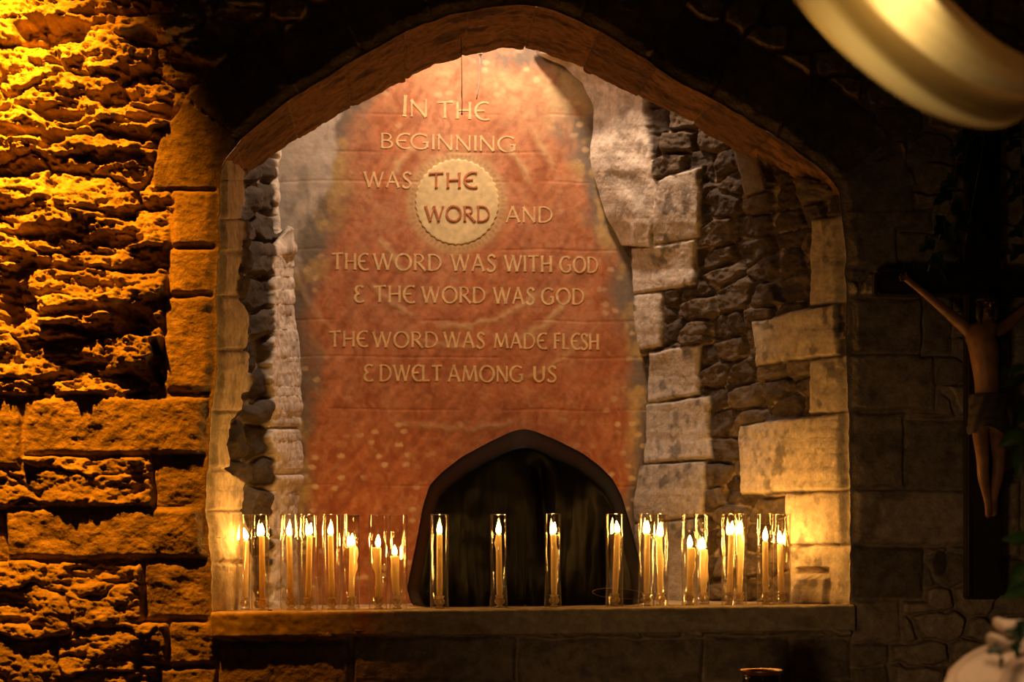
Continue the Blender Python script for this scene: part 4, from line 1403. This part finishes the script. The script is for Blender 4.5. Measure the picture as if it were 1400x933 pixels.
def gathered():
    sc = (D + CLY) / F
    c = at(1425, 870, CLY)
    n = 220; V = []; m = 90
    for j in range(m):
        f = j / (m - 1)
        if f < .35:
            g = f / .35
            r = 128 * math.sin(g * math.pi / 2) ** .8; z = 66 * (1 - math.cos(g * math.pi / 2)) + 6
        else:
            g = (f - .35) / .65
            r = 128 + 22 * g; z = 72 + g * 830
        for k in range(n):
            a = 2 * math.pi * k / n
            ft = min(1, f / .3)
            w_ = 1 + ft * (.05 * math.sin(11 * a + 2 * f) + .035 * math.sin(23 * a + 5 * f + 1) + .05 * math.sin(5 * a - 14 * f))
            V.append((c.x + r * w_ * sc * math.cos(a), CLY + r * w_ * sc * math.sin(a) * .8, max(c.z - z * sc + ft * .006 * math.sin(7 * a + 9 * f), 0.002)))
    Qd = [(j * n + k, j * n + (k + 1) % n, (j + 1) * n + (k + 1) % n, (j + 1) * n + k) for j in range(m - 1) for k in range(n)]
    mesh_np('cloth_body', V, Qd, M_CLOTH, parent=cloth)


gathered()


def ruffle(outline, depth, bow, label=None):
    """a curled lip of cloth: open fan from a root, edges bending to the camera"""
    rx, ry = outline[0]
    edge = smooth_poly(outline[1:], 40, 3)
    V = []; n = 40; m = 16
    for j in range(m):
        f = j / (m - 1)
        for k in range(n):
            x = rx + (edge[k][0] - rx) * f; y = ry + (edge[k][1] - ry) * f
            Y = CLY - depth - bow * math.sin(f * math.pi * .5) * math.sin(k / (n - 1) * math.pi) + .012 * f * f
            V.append(tuple(at(x, y, Y)))
    Qd = [(j * n + k, j * n + k + 1, (j + 1) * n + k + 1, (j + 1) * n + k) for j in range(m - 1) for k in range(n - 1)]
    o = mesh_np('ruffle', V, Qd, M_CLOTH, parent=cloth)
    so = o.modifiers.new('thick', 'SOLIDIFY'); so.thickness = .0012
    return o


ruffle([(1372, 872), (1357, 856), (1356, 848), (1362, 843), (1372, 847), (1386, 848), (1408, 846), (1412, 868)], .09, .03)
ruffle([(1376, 892), (1350, 886), (1347, 874), (1350, 866), (1360, 866), (1374, 872), (1384, 880), (1400, 880)], .10, .035)
ruffle([(1392, 896), (1388, 868), (1398, 850), (1412, 846), (1432, 850), (1440, 880)], .085, .02)
sprig('leafy_sprig', [(1402, 862, 0), (1384, 880, -.004), (1370, 893, -.004), (1366, 906, 0)], CLY - .165,
      [(1371, 887, -1, .25, 24, 17, 2), (1368, 898, .1, 1, 20, 10, 2), (1386, 876, .25, 1, 27, 16, 2), (1396, 866, -1, -.15, 24, 14, 2), (1400, 846, -.2, 1, 30, 22, 2), (1404, 856, -.5, .8, 30, 20, 2)],
      M_LEAF, 'small dark leafy sprig lying over the cream gathered cloth', 'sprig')

# ------------------------------------------------------------------ dark urn below the ledge
UY = -0.55
uc = at(1041, 916, UY)
urn = empty('black_urn', (uc.x, UY, 0.0), 'glossy black urn whose rim shows below the right half of the ledge', 'urn')
bm = bmesh.new()
hh = uc.z
ru = 25 * (D + UY) / F
lathe_bm(bm, [(.001, .0), (.10, 0), (.10, .015), (.06, .05), (.045, .12), (.07, .3), (ru * 1.9, hh - .30), (ru * 2.0, hh - .2), (ru * 1.35, hh - .06), (ru * 1.0, hh - .022), (ru * 1.0, hh - .010)], (uc.x, UY, 0), 48)
M_URN = plain('black_glaze', (.012, .010, .009), .12, spec=.6)
bm_obj('urn_body', bm, M_URN, urn)
bm = bmesh.new()
lathe_bm(bm, [(ru * .8, hh - .02), (ru * 1.02, hh - .010), (ru * 1.16, hh - .003), (ru * 1.14, hh), (ru * .98, hh - .002), (ru * .8, hh - .02)], (uc.x, UY, 0), 48, cap=False)
bm_obj('rim', bm, plain('rim_highlight', (.35, .15, .05), .3, .8), urn)  # orange highlight along the rim is put into its base colour

# ------------------------------------------------------------------ draped swag at the top right
def swag_mat():
    m = bpy.data.materials.new('sheer_cream_fabric'); m.use_nodes = True
    nt = m.node_tree; nt.nodes.clear()
    out = nt.nodes.new('ShaderNodeOutputMaterial')
    df = nt.nodes.new('ShaderNodeBsdfDiffuse'); tl = nt.nodes.new('ShaderNodeBsdfTranslucent'); mx = nt.nodes.new('ShaderNodeMixShader')
    tc = nt.nodes.new('ShaderNodeTexCoord'); n = nt.nodes.new('ShaderNodeTexNoise'); n.inputs['Scale'].default_value = 300
    nt.links.new(tc.outputs['Object'], n.inputs['Vector'])
    cr = nt.nodes.new('ShaderNodeValToRGB'); cr.color_ramp.elements[0].color = (.60, .50, .33, 1); cr.color_ramp.elements[1].color = (.68, .58, .40, 1)
    nt.links.new(n.outputs['Fac'], cr.inputs['Fac'])
    nt.links.new(cr.outputs['Color'], df.inputs['Color']); nt.links.new(cr.outputs['Color'], tl.inputs['Color'])
    mx.inputs[0].default_value = .5
    nt.links.new(df.outputs[0], mx.inputs[1]); nt.links.new(tl.outputs[0], mx.inputs[2]); nt.links.new(mx.outputs[0], out.inputs[0])
    return m


def swag():
    lo = smooth_poly([(780, -520), (900, -290), (985, -130), (1040, -60), (1085, 0), (1110, 30), (1140, 63), (1170, 90), (1200, 114), (1230, 135), (1262, 153), (1300, 168), (1335, 176), (1362, 177), (1385, 171), (1402, 158), (1430, 130), (1480, 70), (1560, -90), (1620, -300)], 300, 6)
    hi = smooth_poly([(980, -520), (1100, -290), (1185, -130), (1245, -60), (1300, 0), (1322, 22), (1345, 42), (1370, 60), (1400, 76), (1425, 86), (1445, 90), (1470, 86), (1500, 60), (1590, -120), (1650, -320)], 300, 6)
    m = 90
    t = np.linspace(0, 1, m)[:, None]
    s = np.linspace(0, 1, 300)[None, :]
    PX = lo[None, :, 0] * (1 - t) + hi[None, :, 0] * t; PY = lo[None, :, 1] * (1 - t) + hi[None, :, 1] * t
    sag = np.exp(-((s - .62) / .35) ** 2)
    fold = .026 * np.sin(t * 11 + 2.6 * s + 1.2 * np.sin(4 * s)) + .010 * np.sin(t * 23 - 5 * s) * s
    Y = -1.85 - .05 * np.sin(np.pi * t) + fold * sstep(0, .12, t) * (0.5 + .7 * s) + .03 * (t - .5)
    # the lower hem rolls back on itself
    Y = Y + .05 * (1 - sstep(0, .07, t))
    P = np.stack([(PX - 700) * (D + Y) / F, Y, ZC + (HY - PY) * (D + Y) / F], -1)
    o = mesh_np('fabric_swag', P.reshape(-1, 3), grid_quads(m, 300), swag_mat())
    # the small warm lamp tucked behind the cloth
    j = np.unravel_index(np.argmin(np.hypot(PX - 1242, PY - 2)), PX.shape)
    yl = float(Y[j]) + 0.055
    lamp('swag_lamp', 'SPOT', at(1238, -4, yl), 1.05, (1.0, 0.70, 0.26), at(1246, 8, yl - 0.1),
         spot_size=math.radians(160), spot_blend=1.0, shadow_soft_size=0.012)
    k = np.unravel_index(np.argmin(np.hypot(PX - 1150, PY - 20)), PX.shape)
    yk = float(Y[k]) + 0.12
    lamp('swag_lamp', 'SPOT', at(1150, 0, yk), 0.5, (1.0, 0.56, 0.12), at(1160, 20, yk - 0.1),
         spot_size=math.radians(120), spot_blend=1.0, shadow_soft_size=0.02)
    tag(o, 'sheer cream fabric swag glowing from a lamp at the upper right corner', 'fabric')


swag()
bm = bmesh.new()
tube_bm(bm, [at(1386, -20, -1.2), at(1396, 3, -1.2), at(1408, 26, -1.2)], .0008, 6)
tag(bm_obj('thin_cord', bm, plain('pale_cord', (.4, .3, .22), .7)), 'thin pale cord crossing the upper right corner', 'cord')

# ------------------------------------------------------------------ floor
bm = bmesh.new()
bmesh.ops.create_grid(bm, x_segments=40, y_segments=40, size=4.5, matrix=Matrix.Translation((0, -3.6, 0)))
for v in bm.verts: v.co.z = .004 * math.sin(v.co.x * 3.1) * math.sin(v.co.y * 2.7) - .004
o_ = bm_obj('floor', bm, stone_mat('floor_stone', False, (.2, .15, .1), scale=8))
tag(o_, 'dim stone floor', kind='structure')
